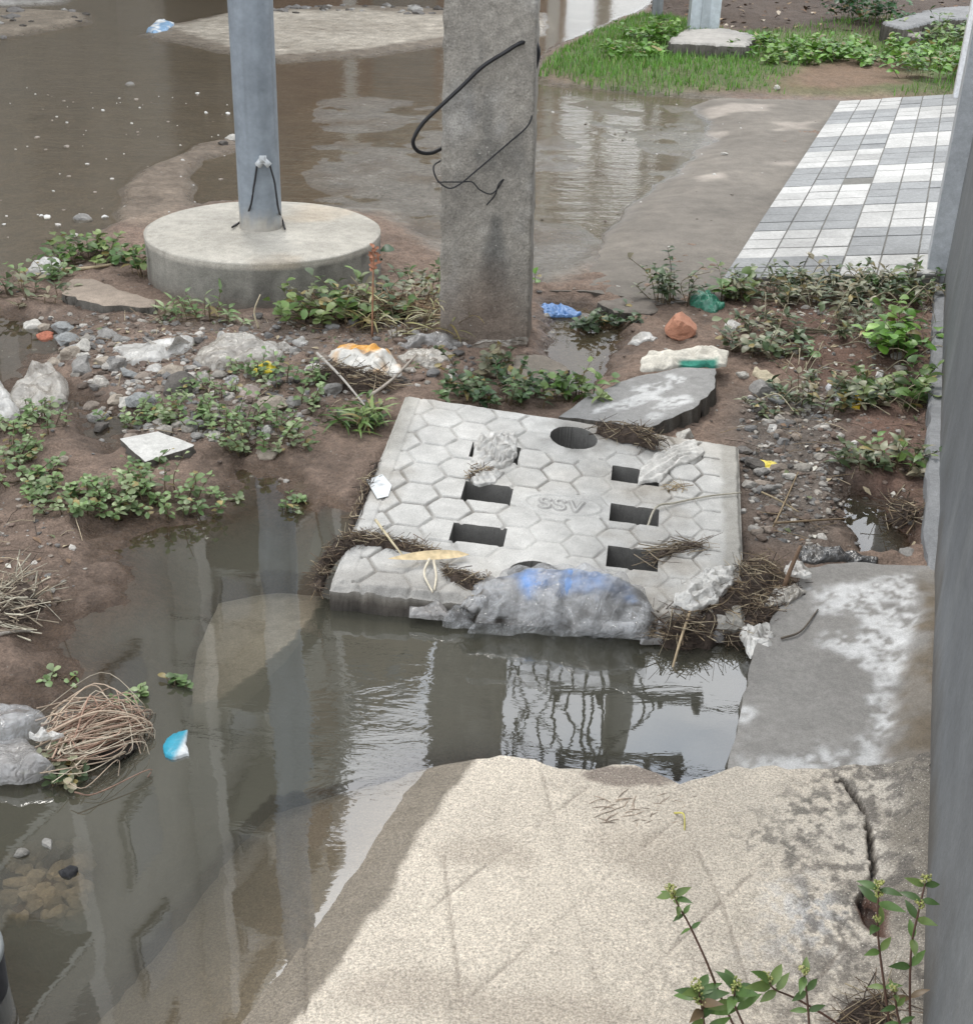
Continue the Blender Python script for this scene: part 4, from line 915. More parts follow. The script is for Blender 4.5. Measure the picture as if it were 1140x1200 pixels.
for (u, v, wpx, c, lb) in [
    (39, 383, 26, W_, 'pale cream stone at the edge of the left puddle'), (52, 385, 16, TN, 'small tan stone touching the pale cream stone'),
    (55, 396, 20, (.36, .13, .08), 'red brick chip beside the pale cream stone'), (74, 387, 26, BL, 'flat bluish stone tilted beside the red brick chip'),
    (80, 402, 30, BL, 'rough blue grey stone below the flat bluish stone'), (125, 392, 26, GR, 'grey stone standing alone on the wet mud'),
    (138, 398, 16, GR, 'small grey stone right of the lone grey stone'), (101, 408, 24, W_, 'angular whitish stone in the middle of the pebbles'),
    (98, 418, 15, W_, 'round white pebble under the angular whitish stone'), (80, 418, 26, TN, 'flat tan stone left of the round white pebble'),
    (95, 431, 32, GR, 'long flat grey stone at the puddle rim'), (120, 425, 22, TN, 'tan stone among pebbles near the folded sheet'),
    (138, 430, 28, GR, 'blocky grey stone below the folded sheet'), (150, 440, 20, BL, 'pale blue stone just under the folded sheet'),
    (65, 427, 20, TN, 'lone tan stone lying in the puddle'), (168, 470, 32, BL, 'pale bluish rock with a flat top among pebbles'),
    (212, 456, 46, DK, 'dark brown clod in the middle of the debris'), (200, 440, 30, TN, 'tan clod of earth above the dark clod'),
    (115, 490, 30, GR, 'grey stone at the muddy rim left of the weeds'), (118, 502, 20, DK, 'dark stone wedged under the grey rim stone'),
    (150, 475, 22, W_, 'pale stone beside the bluish flat topped rock'), (135, 470, 20, TN, 'tan stone left of the bluish flat topped rock'),
    (222, 500, 28, GR, 'grey stone right above the white tile block'), (250, 513, 22, W_, 'white angular stone right of the tile block'),
    (230, 512, 18, GR, 'small grey stone touching the tile block'), (295, 465, 34, (.33, .27, .24), 'pinkish flat stone among the weeds'),
    (320, 478, 34, TN, 'squarish tan stone below the pinkish stone'), (345, 475, 24, GR, 'grey stone right of the squarish tan stone'),
    (386, 460, 34, GR, 'speckled grey rock below the orange stained bag'), (365, 435, 24, W_, 'pale rock hidden behind leaves near the yellow wrapper'),
    (312, 535, 20, TN, 'tan stone at the water edge below the weeds'), (285, 395, 16, GR, 'small grey stone below the wrinkled grey bag'),
    (72, 455 + 85, 18, TN, 'pale stone alone on the red wet mud'), (97, 258, 24, GR, 'grey rock alone at the edge of the flooded street'),
    (272, 163, 16, W_, 'white lump on the sand spit beside the steel pole'), (262, 169, 12, DK, 'dark lump on the sand spit beside the steel pole'),
    (152, 100, 10, GR, 'small grey stone standing in the flooded street'), (640, 575 - 205, 10, W_, 'white chip beside the blue rag'),
    (885, 545, 26, DK, 'dark grey stone beside the yellow wrapper scrap'), (893, 553, 18, GR, 'grey stone touching the yellow wrapper scrap'),
    (925, 560, 16, W_, 'pale stone in the gravel right of the cover'), (903, 575, 18, GR, 'grey stone lower in the gravel right of the cover'),
    (804, 511, 22, W_, 'flat white stone behind the far edge of the cover'), (870, 440, 14, W_, 'small white stone behind the tilted slab'),
    (893, 458, 30, GR, 'grey rock in the rubble right of the tilted slab'), (910, 470, 22, BL, 'bluish stone in the rubble right of the tilted slab'),
    (945, 475, 18, W_, 'whitish stone in the rubble below the dry tuft'), (888, 480, 20, DK, 'dark stone at the broken end of the tilted slab'),
    (1062, 650, 20, GR, 'grey stone at the corner of the ledge and the plinth'), (782, 168, 9, DK, 'small dark stone on the driveway'), (848, 181, 8, W_, 'small white stone on the driveway'),
    (910, 100, 10, W_, 'white stone on the bare soil patch'), (785, 156, 10, W_, 'white scrap of stone by the wet streak'), (830, 345, 18, DK, 'dark stone by the driveway edge'),
    (640, 432, 26, DK, 'dark stone under the broken slab beside the pole'), (712, 395, 24, DK, 'dark rock at the edge of the pool by the pole')]:
    stone('stone', lb, u, v, wpx, c, .55, GP)
for (u, v, wpx, c, lb) in [(80, 1024, 20, (.03, .03, .032), 'black wet stone poking out of the dark water'), (56, 990, 16, (.26, .25, .23), 'pale stone just breaking the dark water surface'),
                           (24, 1000, 16, (.2, .19, .17), 'small pale stone by the left frame edge in dark water')]:
    stone('wet_stone', lb, u, v, wpx, c, .7, 'stones in the dark water', zf=lambda u, v: G(u, v, 0), lift=.1)
b = MB(); rg = np.random.default_rng(31)
for k in range(80):
    u, v = 10+rg.random()*90, 985+rg.random()*95; p = G(u, v, -.022-.012*rg.random()); b.rock(p, .008+.014*rg.random(), np.array([.26, .21, .14])*(.6+.7*rg.random()), k*3.3, .6, 2)
tag(b.build('sunken_stones', M['rock'], None, False), kind='stuff')
# straw and twigs
def straws(b, centers, n, L, r, rg, cols, dirv=None, spread=1.0, up=.25, curl=.3):
    for _ in range(n):
        c = np.asarray(centers[rg.integers(len(centers))])+rg.normal(0, 1, 3)*np.array([spread, spread, spread*.35])
        a = rg.random()*6.28 if dirv is None else dirv+rg.normal(0, .5)
        d = np.array([math.cos(a), math.sin(a), rg.normal(0, up)]); l = L*(.4+rg.random()); s = np.cross(d, [0, 0, 1])*rg.normal(0, curl)*l
        z0 = 0
        P = [c-d*l/2, c+s*.5, c+d*l/2+np.array([0, 0, rg.normal(0, .1)*l])]
        col = np.array(cols[rg.integers(len(cols))])*(.6+.6*rg.random()); b.tube(spline(P, 4), r*(.6+.8*rg.random()), col, 4, r*.4, False)
STRAW = [(.24, .18, .11), (.15, .105, .07), (.42, .35, .24), (.09, .065, .048), (.06, .045, .035), (.11, .08, .055)]
def heap(name, label, cat, line, wid, hgt, n, L, r, cols=STRAW, core=(.075, .055, .043), zf=None, seed=1, dirv=None, group=None, mound=True):
    rg = np.random.default_rng(seed); zf = zf or on_ground; P = spline([zf(u, v) for u, v in line], 10); org = P[len(P)//2].copy()
    b = MB(); T = np.gradient(P, axis=0); m = 10; V = []; k = len(P)
    for i in range(k):
        nrm_ = np.array([-T[i, 1], T[i, 0], 0]); nrm_ /= np.linalg.norm(nrm_)+1e-9; e = math.sin(math.pi*(i+.4)/(k-.2))**.5
        for j in range(m+1):
            t = j/m*2-1; q = P[i]+nrm_*t*wid*e*(1+.25*vn(np.array([i*.7]), np.array([j*.9]), seed=seed)[0]); z = hgt*e*(1-t*t)*(.6+.6*(vn(np.array([i*1.3]), np.array([j*1.1]), seed=seed+9)[0]*.5+.5))
            V.append(q+np.array([0, 0, z-.004-(.015 if abs(t) > .9 else 0)]))
    V = np.array(V); F = [[i*(m+1)+j, (i+1)*(m+1)+j, (i+1)*(m+1)+j+1, i*(m+1)+j+1] for i in range(k-1) for j in range(m)]
    C = np.tile(np.array(core), (len(V), 1))*(1+.4*fbm(V[:, 0]*40, V[:, 1]*40, V[:, 2]*40, 3, seed)[:, None])
    o = tag(mk(name, V, F, M['debris'], None, C, True, org), label, cat, group)
    b = MB(); cen = [V[rg.integers(len(V))]+np.array([0, 0, .002+.006*rg.random()]) for _ in range(160)]
    straws(b, cen, n, L, r, rg, cols, dirv, wid*.15, .3); s_ = b.build('straw', M['straw'], o); tag(s_, kind='stuff'); return o
oc = lambda u, v: on_cover(u, v, .001)
heap('root_mat', 'dark root mat lying along the left edge of the drain cover', 'debris', [(372, 690), (378, 665), (392, 645), (415, 634), (445, 636), (480, 643), (515, 650)], .024, .022, 420, .05, .0009, zf=lambda u, v: on_cover(u, v, .001) if u > 390 else G(u, v, .055), seed=3)
heap('root_mat', 'small dark root tuft beside the long dry leaf on the cover', 'debris', [(520, 668), (540, 680), (560, 688), (575, 680)], .025, .022, 200, .04, .0009, zf=oc, seed=4)
heap('straw_line', 'thin line of dark straw clinging to the left rim of the cover', 'debris', [(404, 632), (420, 596), (432, 566), (442, 540)], .007, .010, 60, .06, .0014, zf=oc, seed=5, dirv=1.3)
heap('debris_heap', 'large heap of dark straw and rubbish between the cover and the cement ledge', 'debris', [(770, 745), (815, 735), (850, 715), (880, 690), (905, 665)], .075, .06, 620, .075, .0011, zf=lambda u, v: G(u, v, .02), seed=6)
heap('debris_heap', 'dark muddy heap of straw lower down beside the ledge corner', 'debris', [(850, 745), (880, 735), (905, 715), (930, 690)], .055, .045, 380, .065, .0010, zf=lambda u, v: G(u, v, .015), seed=7)
heap('debris_heap', 'tangle of dark twigs hanging under the orange stained bag', 'debris', [(372, 440), (400, 448), (430, 455), (455, 448)], .06, .06, 260, .10, .0013, seed=8)
heap('straw_bunch', 'loose straw bunch lying behind the round hole of the cover', 'debris', [(700, 500), (725, 505), (755, 512), (770, 520)], .03, .02, 120, .08, .0014, zf=lambda u, v: G(u, v, .125), seed=9)
heap('straw_bunch', 'dark straw bunch hanging into the lowest right slot', 'debris', [(768, 655), (790, 645), (820, 640)], .012, .012, 80, .09, .0012, cols=[(.2, .16, .11), (.12, .09, .07), (.33, .27, .19)], zf=oc, seed=10, dirv=.2)
heap('straw_bunch', 'small star of straw on the cover below the white cloth', 'debris', [(782, 575), (790, 572), (798, 570)], .008, .004, 34, .05, .001, cols=[(.42, .33, .2), (.3, .22, .14)], zf=oc, seed=11)
heap('straw_bunch', 'straw tuft pinned under the clear bag in the upper left slot', 'debris', [(552, 560), (562, 556), (575, 552)], .014, .014, 80, .05, .0013, zf=oc, seed=12)
heap('straw_bunch', 'dry pale grass in the corner below the flowering weeds', 'debris', [(985, 1196), (1020, 1185), (1055, 1190), (1075, 1175)], .035, .010, 120, .08, .0011, zf=lambda u, v: G(u, v, .05), seed=13)
heap('straw_bunch', 'pale dead grass on the mud bank at the left frame edge', 'debris', [(-10, 735), (12, 722), (22, 700), (14, 680)], .05, .03, 130, .13, .0018, seed=14, cols=[(.5, .46, .36), (.36, .30, .22), (.2, .16, .12)])
heap('straw_bunch', 'tangled grass roots beneath the weed beside the small puddle', 'debris', [(1050, 590), (1062, 600), (1070, 612)], .04, .03, 90, .11, .0016, seed=15)
heap('straw_bunch', 'brown dead grass matted at the foot of the steel pole footing', 'debris', [(365, 370), (400, 372), (440, 372), (480, 368), (512, 372)], .09, .06, 380, .18, .0022, cols=[(.4, .32, .2), (.3, .2, .12), (.46, .38, .25), (.22, .14, .09)], seed=16)
# woody twigs, one thing each
def twig(label, pts, r, col, zf=None, zs=None, name='twig', cat='twig', mat='straw'):
    P = [np.array(p) for p in ([(zf or on_ground)(u, v) for u, v in pts])]
    for i, p in enumerate(P): p[2] += (zs[i] if zs else .006)
    b = MB(); b.tube(spline(P, 6), r, col, 6, r*.6); return tag(b.build(name, M[mat], None, True, P[0]), label, cat)
twig('long pale reed running from the middle right slot to the cover edge', [(757, 617), (768, 600), (790, 592), (830, 584), (868, 580)], .0034, (.40, .37, .30), oc, [-.02, .012, .006, .006, .006], 'reed')
twig('thin pale stalk lying across the left root mat', [(440, 622), (455, 640), (472, 657)], .0038, (.52, .45, .30), oc, [.03, .024, .012], 'stalk')
twig('white bent stalk propped against the cover front', [(503, 664), (497, 678), (507, 694)], .0036, (.62, .56, .44), oc, [.02, .012, -.002], 'stalk')
twig('short white stalk beside the bent one at the cover front', [(508, 666), (511, 680), (509, 692)], .0036, (.60, .54, .42), oc, [.02, .012, .0], 'stalk')
twig('brown stick standing up from the debris heap', [(918, 690), (926, 668), (938, 640)], .007, (.20, .13, .085), lambda u, v: AY(u, v, 2.66), [0, 0, 0])
twig('thin stick lying behind the debris heap', [(905, 625), (950, 617), (990, 615)], .0036, (.2, .145, .09), None, [.03, .02, .02])
twig('forked pale stick leaning over the gravel', [(905, 625), (920, 600), (930, 585)], .003, (.24, .18, .11), None, [.02, .05, .08])
twig('broad dry straw crossing the gravel right of the cover', [(890, 592), (910, 600), (935, 608)], .0028, (.30, .24, .15), None, [.04, .035, .02])
twig('slim stick leaning from the debris heap into the water', [(806, 738), (796, 760), (788, 775)], .004, (.40, .31, .2), lambda u, v: G(u, v, .02), [.05, .02, -.03])
twig('thin dark twig lying on the cement ledge', [(915, 750), (938, 742), (958, 716)], .003, (.12, .10, .08), lambda u, v: G(u, v, .045), [.004, .006, .004])
twig('pale stick on the mud above the left puddle', [(72, 318), (100, 316), (133, 311)], .009, (.42, .34, .22), None)
twig('grey twig across the debris below the orange stained bag', [(372, 440), (400, 462), (430, 485)], .005, (.40, .37, .33), None, [.08, .06, .02])
twig('bare branch lying from the debris toward the cover corner', [(435, 470), (460, 455), (488, 432)], .006, (.36, .32, .27), None, [.02, .04, .05])
twig('pale stick lying at the left frame edge on the mud', [(0, 745), (20, 743), (38, 742)], .006, (.32, .29, .25), None)
twig('bleached stalk standing beside the round footing', [(303, 385), (298, 365), (305, 345)], .004, (.5, .43, .3), lambda u, v: AY(u, v, on_ground(303, 385)[1]), [0, 0, 0])
b = MB(); rg = np.random.default_rng(41)
for k in range(60):
    u, v = [(700+rg.random()*130, 930+rg.random()*40)][0]; 
    p = G(u, v, .034); a = .5+rg.normal(0, .5); d = np.array([math.cos(a), math.sin(a), 0])*(.02+.05*rg.random()); b.tube(spline([p-d/2, p+np.array([0, 0, .004]), p+d/2], 3), .0009, np.array([.28, .22, .17])*(.5+rg.random()), 4, .0006, False)
tag(b.build('straw_scatter', M['straw'], None), kind='stuff')
twig('small yellow stem hooked on the pavement near the channel', [(790, 955), (800, 962), (802, 975)], .002, (.5, .45, .12), lambda u, v: G(u, v, .035), [.004, .015, .003], 'stalk')
# the long dry leaf on the cover
b = MB(); p0, p1 = on_cover(455, 664, .022), on_cover(562, 655, .018); d = p1-p0; b.leaf(p0, d, np.array([0, -.35, .9]), np.linalg.norm(d), .030, (.58, .46, .28), (.05, .5, .8, .95, 1, .9, .7, .05), .02, .3)
tag(b.build('dry_leaf', M['straw'], None, True, p0), 'long tan dry leaf lying across the left front of the drain cover', 'leaf')
# root bundle in the water at the left
b = MB(); rg = np.random.default_rng(43); c0, c1 = G(40, 880, .03), G(172, 862, .015)
for k in range(150):
    t = rg.normal(0, .36); off = rg.normal(0, .045); a = G(40+rg.random()*50, 872+t*50, .01+.04*rg.random()); e = G(118+rg.random()*58, 852+t*44, .005+.03*rg.random())
    m_ = (a+e)/2+np.array([rg.normal(0, .025), off, .010+.018*rg.random()-abs(t)*.015]); col = np.array([(.40, .28, .21), (.46, .36, .27), (.30, .19, .14), (.52, .45, .35)][rg.integers(4)])*(.7+.4*rg.random())
    b.tube(spline([a, m_, e, e+np.array([rg.normal(0, .012), rg.normal(0, .02), -.03])], 5), (.0011 if k % 3 else .0019)*(.7+.7*rg.random()), col, 5, .0009, False)
rb = b.build('root_bundle', M['straw'], None, True, G(110, 880, 0)); tag(rb, 'bundle of pale brown roots floating at the left bank beside the torn plastic', 'roots')
b = MB(); V, F = ICO[3]; q = V*np.array([.08, .045, .016])*(1+.3*fbm(V[:, 0]*3, V[:, 1]*3, V[:, 2]*3, 3, 5)[:, None])+G(110, 878, .005); b.add(q, F, (.05, .04, .033)); b.build('mud_core', M['debris'], rb)

# ------------------------------------------------------------------ rubbish: crumpled plastic, cloth, wrappers
def resample(P, n):
    P = np.asarray(P, float); Q = np.vstack([P, P[:1]]); d = np.r_[0, np.cumsum(np.linalg.norm(np.diff(Q, axis=0), axis=1))]
    t = np.linspace(0, d[-1], n, endpoint=False); return np.stack([np.interp(t, d, Q[:, 0]), np.interp(t, d, Q[:, 1])], 1)
def ridged(x, y, seed, o=4):
    r = 0; a = 1; t = 0
    for k in range(o): r = r+a*(1-2*np.abs(vn(x*(2.1**k)+k*3.1, y*(2.1**k), seed=seed+k))); t += a; a *= .55
    return r/t
def creases(x, y, fs, seed, k=6):
    rg = np.random.default_rng(seed); wx_ = x+.25/fs*vn(x*fs*.6, y*fs*.6, seed=seed); wy_ = y+.25/fs*vn(x*fs*.6+7, y*fs*.6, seed=seed+1); r = 0; t = 0
    for i in range(k):
        a = rg.random()*6.283; f = fs*(.35+.9*rg.random()); q = (wx_*math.cos(a)+wy_*math.sin(a))*f+rg.random()*9+.35*vn(wx_*f*.8, wy_*f*.8, seed=seed+i+3)
        w_ = 1/(f/fs); tri = 1-4*np.abs((q % 1)-.5); r = r+w_*tri; t += w_
    return r/t*1.9
def crumple(name, label, cat, out, h, mat, seed, zf=None, fold=.35, fs=22, col=None, stripes=None, group=None, parent=None, lift=.002, dome=.55, tuck=1.0):
    """a crumpled sheet or bag: its outline on what it lies on, a bulge, and creases"""
    out = np.array(out, float); base = zf
    cu = out.mean(0); vmax = out[:, 1].max(); V_ = vmax-out[:, 1].min(); fs = fs*1.15; h = h*.8
    g0 = (zf or on_ground)(cu[0], vmax); hp = h/mpp(g0[1])*.8*tuck; k = max(.4, (V_-hp)/V_)
    out[:, 1] = vmax-(vmax-out[:, 1])*k
    n, R = 110, 40; o2 = resample(out, n); cen = o2.mean(0); ph = np.arange(n)/n*6.283; wv = 1+.07*fbm(np.cos(ph)*2.2+seed, np.sin(ph)*2.2, o=4, seed=seed)/.5; o2 = cen+(o2-cen)*wv[:, None]
    if zf is None:
        g = on_ground(cen[0], cen[1]); zz = g[2]+lift; pts = np.array([G(u, v, zz) for u, v in o2]); cp = G(cen[0], cen[1], zz)
        def hb(x, y): return np.array([max(0.0, gz(a_, b_)) for a_, b_ in zip(x, y)])+lift
    else:
        pts = np.array([zf(u, v) for u, v in o2]); cp = zf(cen[0], cen[1]); hb = None
    V = []; rr_ = []
    for i in range(R):
        r = (i/(R-1))**.8; V.append(cp+(pts-cp)*r); rr_.append(np.full(n, r))
    V = np.array(V).reshape(-1, 3); r = np.concatenate(rr_)
    if hb is not None: V[:, 2] = hb(V[:, 0], V[:, 1])
    bz = V[:, 2].copy()
    if stripes is None: f = creases(V[:, 0], V[:, 1], fs, seed)
    else:
        a, fr_ = stripes; q = (V[:, 0]*math.cos(a)+V[:, 1]*math.sin(a))*fr_+1.6*fbm(V[:, 0]*9, V[:, 1]*9, o=3, seed=seed); f = .6*(1-2*np.abs((q % 1)*2-1))+.45*creases(V[:, 0], V[:, 1], fs, seed)
    env = np.clip(1-r**2.2, 0, 1)**dome
    V[:, 2] = bz+h*env*(.50+.30*fbm(V[:, 0]*9, V[:, 1]*9, o=2, seed=seed+5))+h*(fold*.8+.08)*(f+.25)*(.30+.70*env)+.003*(r < .999)-.004*(r > .98)
    V[:, 0] += h*fold*.35*vn(V[:, 0]*fs*1.3, V[:, 1]*fs*1.3, seed=seed+7)*(r > .02); V[:, 1] += h*fold*.35*vn(V[:, 0]*fs*1.3+9, V[:, 1]*fs*1.3, seed=seed+8)*(r > .02)
    V[:, 2] = np.maximum(V[:, 2], bz-.003)
    V = np.vstack([V[n-1:]]) if False else V
    F = [[i*n+j, i*n+(j+1) % n, (i+1)*n+(j+1) % n, (i+1)*n+j] for i in range(R-1) for j in range(n)]
    # first ring is one point: faces there collapse, keep triangles
    F = [([f_[0], f_[2], f_[3]] if f_[0] < n else f_) for f_ in F]
    C = None
    if col is not None:
        if callable(col): C = col(V, r, f)
        else: C = np.tile(np.array(col, float), (len(V), 1))*(1+.12*f[:, None])
        C = np.clip(C, .005, .85)
    o = mk(name, V, F, M[mat], parent, C, True, cp)
    if label: tag(o, label, cat, group)
    return o
def zl(h): return lambda u, v: G(u, v, h)
oc0 = lambda u, v: on_cover(u, v, .002)
# the big sack on the front of the cover: grey rubbish inside, blue lining, clear film around
SACK = [(545, 716), (572, 704), (615, 698), (660, 700), (705, 708), (738, 718), (756, 734)]
SR = [.012, .042, .064, .074, .073, .056, .010]
def sausage(name, mat, scale, seed, amp, col=None, parent=None, label=None, cat=None, fs=34, zs=.052, dy=0, rings=14):
    P = spline([G(u, v, zs)+np.array([0, dy, 0]) for u, v in SACK], 12); n = len(P); rad = np.interp(np.linspace(0, 1, n), np.linspace(0, 1, len(SR)), SR)*scale
    k = 64; V = []; tt = []
    T = np.gradient(P, axis=0); T /= np.linalg.norm(T, axis=1)[:, None]
    for i in range(n):
        a = np.cross(T[i], [0, 0, 1]); a /= np.linalg.norm(a); b_ = np.cross(a, T[i])
        for j in range(k):
            t = 2*math.pi*j/k; V.append(P[i]+rad[i]*(a*math.cos(t)*1.25+b_*math.sin(t)*1.05)); tt.append((i/n, t))
    V = np.array(V); tt = np.array(tt); nr = V-np.repeat(P, k, 0); nr /= np.linalg.norm(nr, axis=1)[:, None]+1e-9
    f = .7*creases(tt[:, 0]*.40, tt[:, 1]*.014+.05*tt[:, 0], fs*1.5, seed)+.35*creases(V[:, 0]+V[:, 2]*.5, V[:, 1]+V[:, 2], fs*1.3, seed+4); tie = np.sin(tt[:, 0]*6.28*2.6+.8*np.sin(tt[:, 1]*2+seed)); 
    V = V+nr*(amp*f-.006*np.clip(tie-.55, 0, 1)*2)[:, None]
    F = [[i*k+j, i*k+(j+1) % k, (i+1)*k+(j+1) % k, (i+1)*k+j] for i in range(n-1) for j in range(k)]+[list(range(k)), [(n-1)*k+j for j in range(k)]]
    C = None if col is None else col(V, f)
    o = mk(name, V, F, M[mat], parent, C, True, P[n//2])
    if label: tag(o, label, cat)
    return o
def sackc(V, f):
    c = np.tile(np.array([.10, .092, .082]), (len(V), 1)); up = ss(.085, .118, V[:, 2]+.03*fbm(V[:, 0]*18, V[:, 1]*18, V[:, 2]*18, 3, 3))
    u_ = PR(V)[:, 0]; m_ = np.exp(-((u_-618)/38)**2)+.6*np.exp(-((u_-690)/26)**2)+.5*np.exp(-((u_-740)/8)**2)
    c = lerpc(c, (.30, .30, .30), ss(-.1, .5, f)*.6); return np.clip(lerpc(c, (.07, .25, .62), np.clip(up*m_*1.2, 0, 1)), .01, .8)
sk = sausage('plastic_sack', 'film_clear', 1.0, 3, .010, fs=30, label='large clear plastic sack with blue lining, wedged along the front edge of the cover', cat='plastic sack')
sausage('blue_lining', 'pack', .86, 5, .006, sackc, sk)
crumple('outer_film', None, None, [(556, 738), (560, 700), (590, 676), (640, 664), (700, 670), (742, 690), (758, 720), (752, 748), (700, 748), (630, 742)], .085, 'film_gloss', 51, zl(.062), .34, 11, parent=sk, tuck=.9)
crumple('plastic_bag', 'crushed grey plastic bag at the waterline, left end of the big sack', 'plastic bag', [(478, 722), (482, 706), (500, 694), (522, 700), (528, 728), (505, 724)], .030, 'film_grey', 11, zl(.022), .4, 26, tuck=.5)
crumple('plastic_bag', 'silvery folded plastic bag standing between the small bag and the big sack', 'plastic bag', [(518, 733), (520, 706), (535, 690), (552, 702), (556, 736)], .055, 'film_clear', 12, zl(.01), .35, 30, tuck=.7)
crumple('plastic_bag', 'dark muddy plastic bag at the right end of the big sack', 'plastic bag', [(750, 752), (752, 722), (790, 706), (835, 712), (858, 735), (850, 752), (800, 756)], .055, 'film_grey', 13, zl(.008), .4, 24, tuck=.6)
crumple('plastic_film', 'pale translucent film over the debris heap by the cover corner', 'plastic film', [(790, 706), (800, 684), (830, 662), (858, 658), (860, 680), (840, 704), (815, 716)], .035, 'film_white', 14, zl(.075), .45, 30, tuck=.5)
crumple('plastic_bag', 'white crumpled bag at the water edge beside the cement ledge', 'plastic bag', [(868, 740), (873, 728), (895, 728), (916, 748), (905, 764), (880, 770), (872, 758)], .032, 'film_white', 15, zl(.03), .5, 30, tuck=.6)
crumple('plastic_scrap', 'small cream plastic scrap on top of the debris heap', 'plastic scrap', [(918, 660), (932, 652), (948, 664), (950, 678), (936, 676), (922, 672)], .018, 'film_white', 16, zl(.07), .5, 40)
crumple('plastic_bag', 'dark bag with a pale tail lying behind the cement ledge', 'plastic bag', [(935, 655), (938, 638), (952, 632), (975, 640), (1010, 645), (1030, 650), (1028, 657), (985, 656), (955, 658)], .025, 'film_dark', 17, None, .45, 26)
crumple('plastic_scrap', 'thin grey plastic film on the lower right slope of the debris heap', 'plastic scrap', [(895, 712), (905, 690), (930, 682), (945, 690), (925, 705)], .014, 'film_tan', 18, zl(.05), .5, 36)
crumple('plastic_bag', 'clear white plastic bag stuffed in the upper left slot of the cover', 'plastic bag', [(553, 548), (556, 515), (565, 502), (590, 500), (606, 506), (606, 525), (598, 545), (575, 552)], .038, 'film_white', 19, oc0, .38, 30, tuck=.8)
crumple('plastic_scrap', 'crumpled white plastic scrap under the clear bag on the cover', 'plastic scrap', [(550, 563), (556, 548), (575, 545), (590, 552), (580, 566), (562, 570)], .014, 'film_white', 20, oc0, .5, 40)
crumple('cloth', 'white stringy cloth hanging into the upper right slot of the cover', 'cloth', [(750, 566), (752, 550), (765, 534), (790, 520), (812, 514), (826, 528), (812, 540), (790, 546), (774, 566)], .016, 'cloth', 21, oc0, .6, 40, (.60, .58, .54), (2.3, 46), tuck=.6)
# paper label
b = MB(); q = [on_cover(u, v, .004) for u, v in ((429, 564), (448, 557), (459, 570), (455, 583), (442, 586))]; b.add(q, [[0, 1, 2, 3, 4]], (.62, .64, .64))
pl_ = b.build('paper_label', M['pack'], None, False, q[0]); tag(pl_, 'small five sided white printed label stuck on the left of the cover', 'label')
b = MB(); ex = (q[1]-q[0]); ex /= np.linalg.norm(ex); ey = np.cross(nrm, ex); cq = on_cover(443, 567, .0046)
for k in range(5): 
    c = cq+ex*(k-2)*.0046+ey*.006; hh = .004
    b.add([c-ex*.0009-ey*hh, c+ex*.0009-ey*hh, c+ex*.0009+ey*hh, c-ex*.0009+ey*hh], [[0, 1, 2, 3]], (.34, .36, .37))
for k in range(3):
    c = cq-ey*(.008+k*.0055); b.add([c-ex*.008-ey*.0007, c+ex*.010-ey*.0007, c+ex*.010+ey*.0007, c-ex*.008+ey*.0007], [[0, 1, 2, 3]], (.45, .47, .48))
b.build('print', M['pack'], pl_, False)
# left side
crumple('plastic_bag', 'dirty grey plastic bag bulging from the left puddle', 'plastic bag', [(8, 470), (14, 452), (40, 432), (62, 430), (78, 452), (80, 468), (50, 478), (20, 480)], .075, 'film_tan', 22, None, .32, 13, tuck=.6)
crumple('plastic_bag', 'cream plastic bag cut by the left frame edge', 'plastic bag', [(-30, 480), (-20, 450), (0, 445), (12, 458), (22, 482), (10, 492)], .06, 'film_white', 23, None, .4, 16, tuck=.5)
crumple('folded_sheet', 'folded dirty white plastic sheet with a torn corner standing up', 'sheet', [(140, 412), (130, 405), (150, 398), (190, 396), (225, 394), (222, 405), (190, 424), (155, 428)], .045, 'film_white', 24, None, .3, 10, tuck=.6)
b = MB(); p = on_ground(192, 418); e = AY(207, 391, p[1]+.02); f_ = AY(224, 402, p[1]+.10); g2_ = on_ground(168, 410); 
Vt = spline([p, (p+e)/2+[.01, -.02, .01], e], 6); Vu = spline([g2_+[0, 0, .05], (g2_+f_)/2, f_], 6); V = np.vstack([Vt, Vu]); n = len(Vt)
mk('torn_flap', V, [[i, i+1, n+i+1, n+i] for i in range(n-1)], M['film_tan'], bpy.data.objects['folded_sheet'])
crumple('plastic_bag', 'wrinkled grey striped plastic bag in the middle of the debris', 'plastic bag', [(222, 425), (230, 405), (252, 392), (275, 386), (300, 386), (325, 398), (338, 412), (320, 418), (285, 424), (250, 434)], .075, 'film_tan', 25, None, .16, 14, None, (1.9, 22), tuck=.7)
crumple('paper_scrap', 'white paper scrap tucked behind the wrinkled grey bag', 'paper scrap', [(253, 400), (256, 390), (270, 384), (280, 388), (268, 398)], .05, 'film_white', 26, None, .3, 14)
def orangec(V, r, f):
    c = np.tile(np.array([.62, .60, .55]), (len(V), 1)); m_ = ss(.0, .4, fbm(V[:, 0]*9+2, V[:, 1]*9, o=3, seed=27)); return lerpc(lerpc(c, (.60, .30, .06), m_), (.16, .13, .10), ss(.3, .6, fbm(V[:, 0]*20, V[:, 1]*20, o=3, seed=29))*.8)
crumple('plastic_bag', 'white plastic bag with orange stains on top of the debris', 'plastic bag', [(385, 418), (386, 406), (405, 399), (430, 403), (455, 410), (468, 425), (470, 440), (445, 444), (415, 432)], .075, 'pack', 27, None, .3, 14, orangec, tuck=.6)
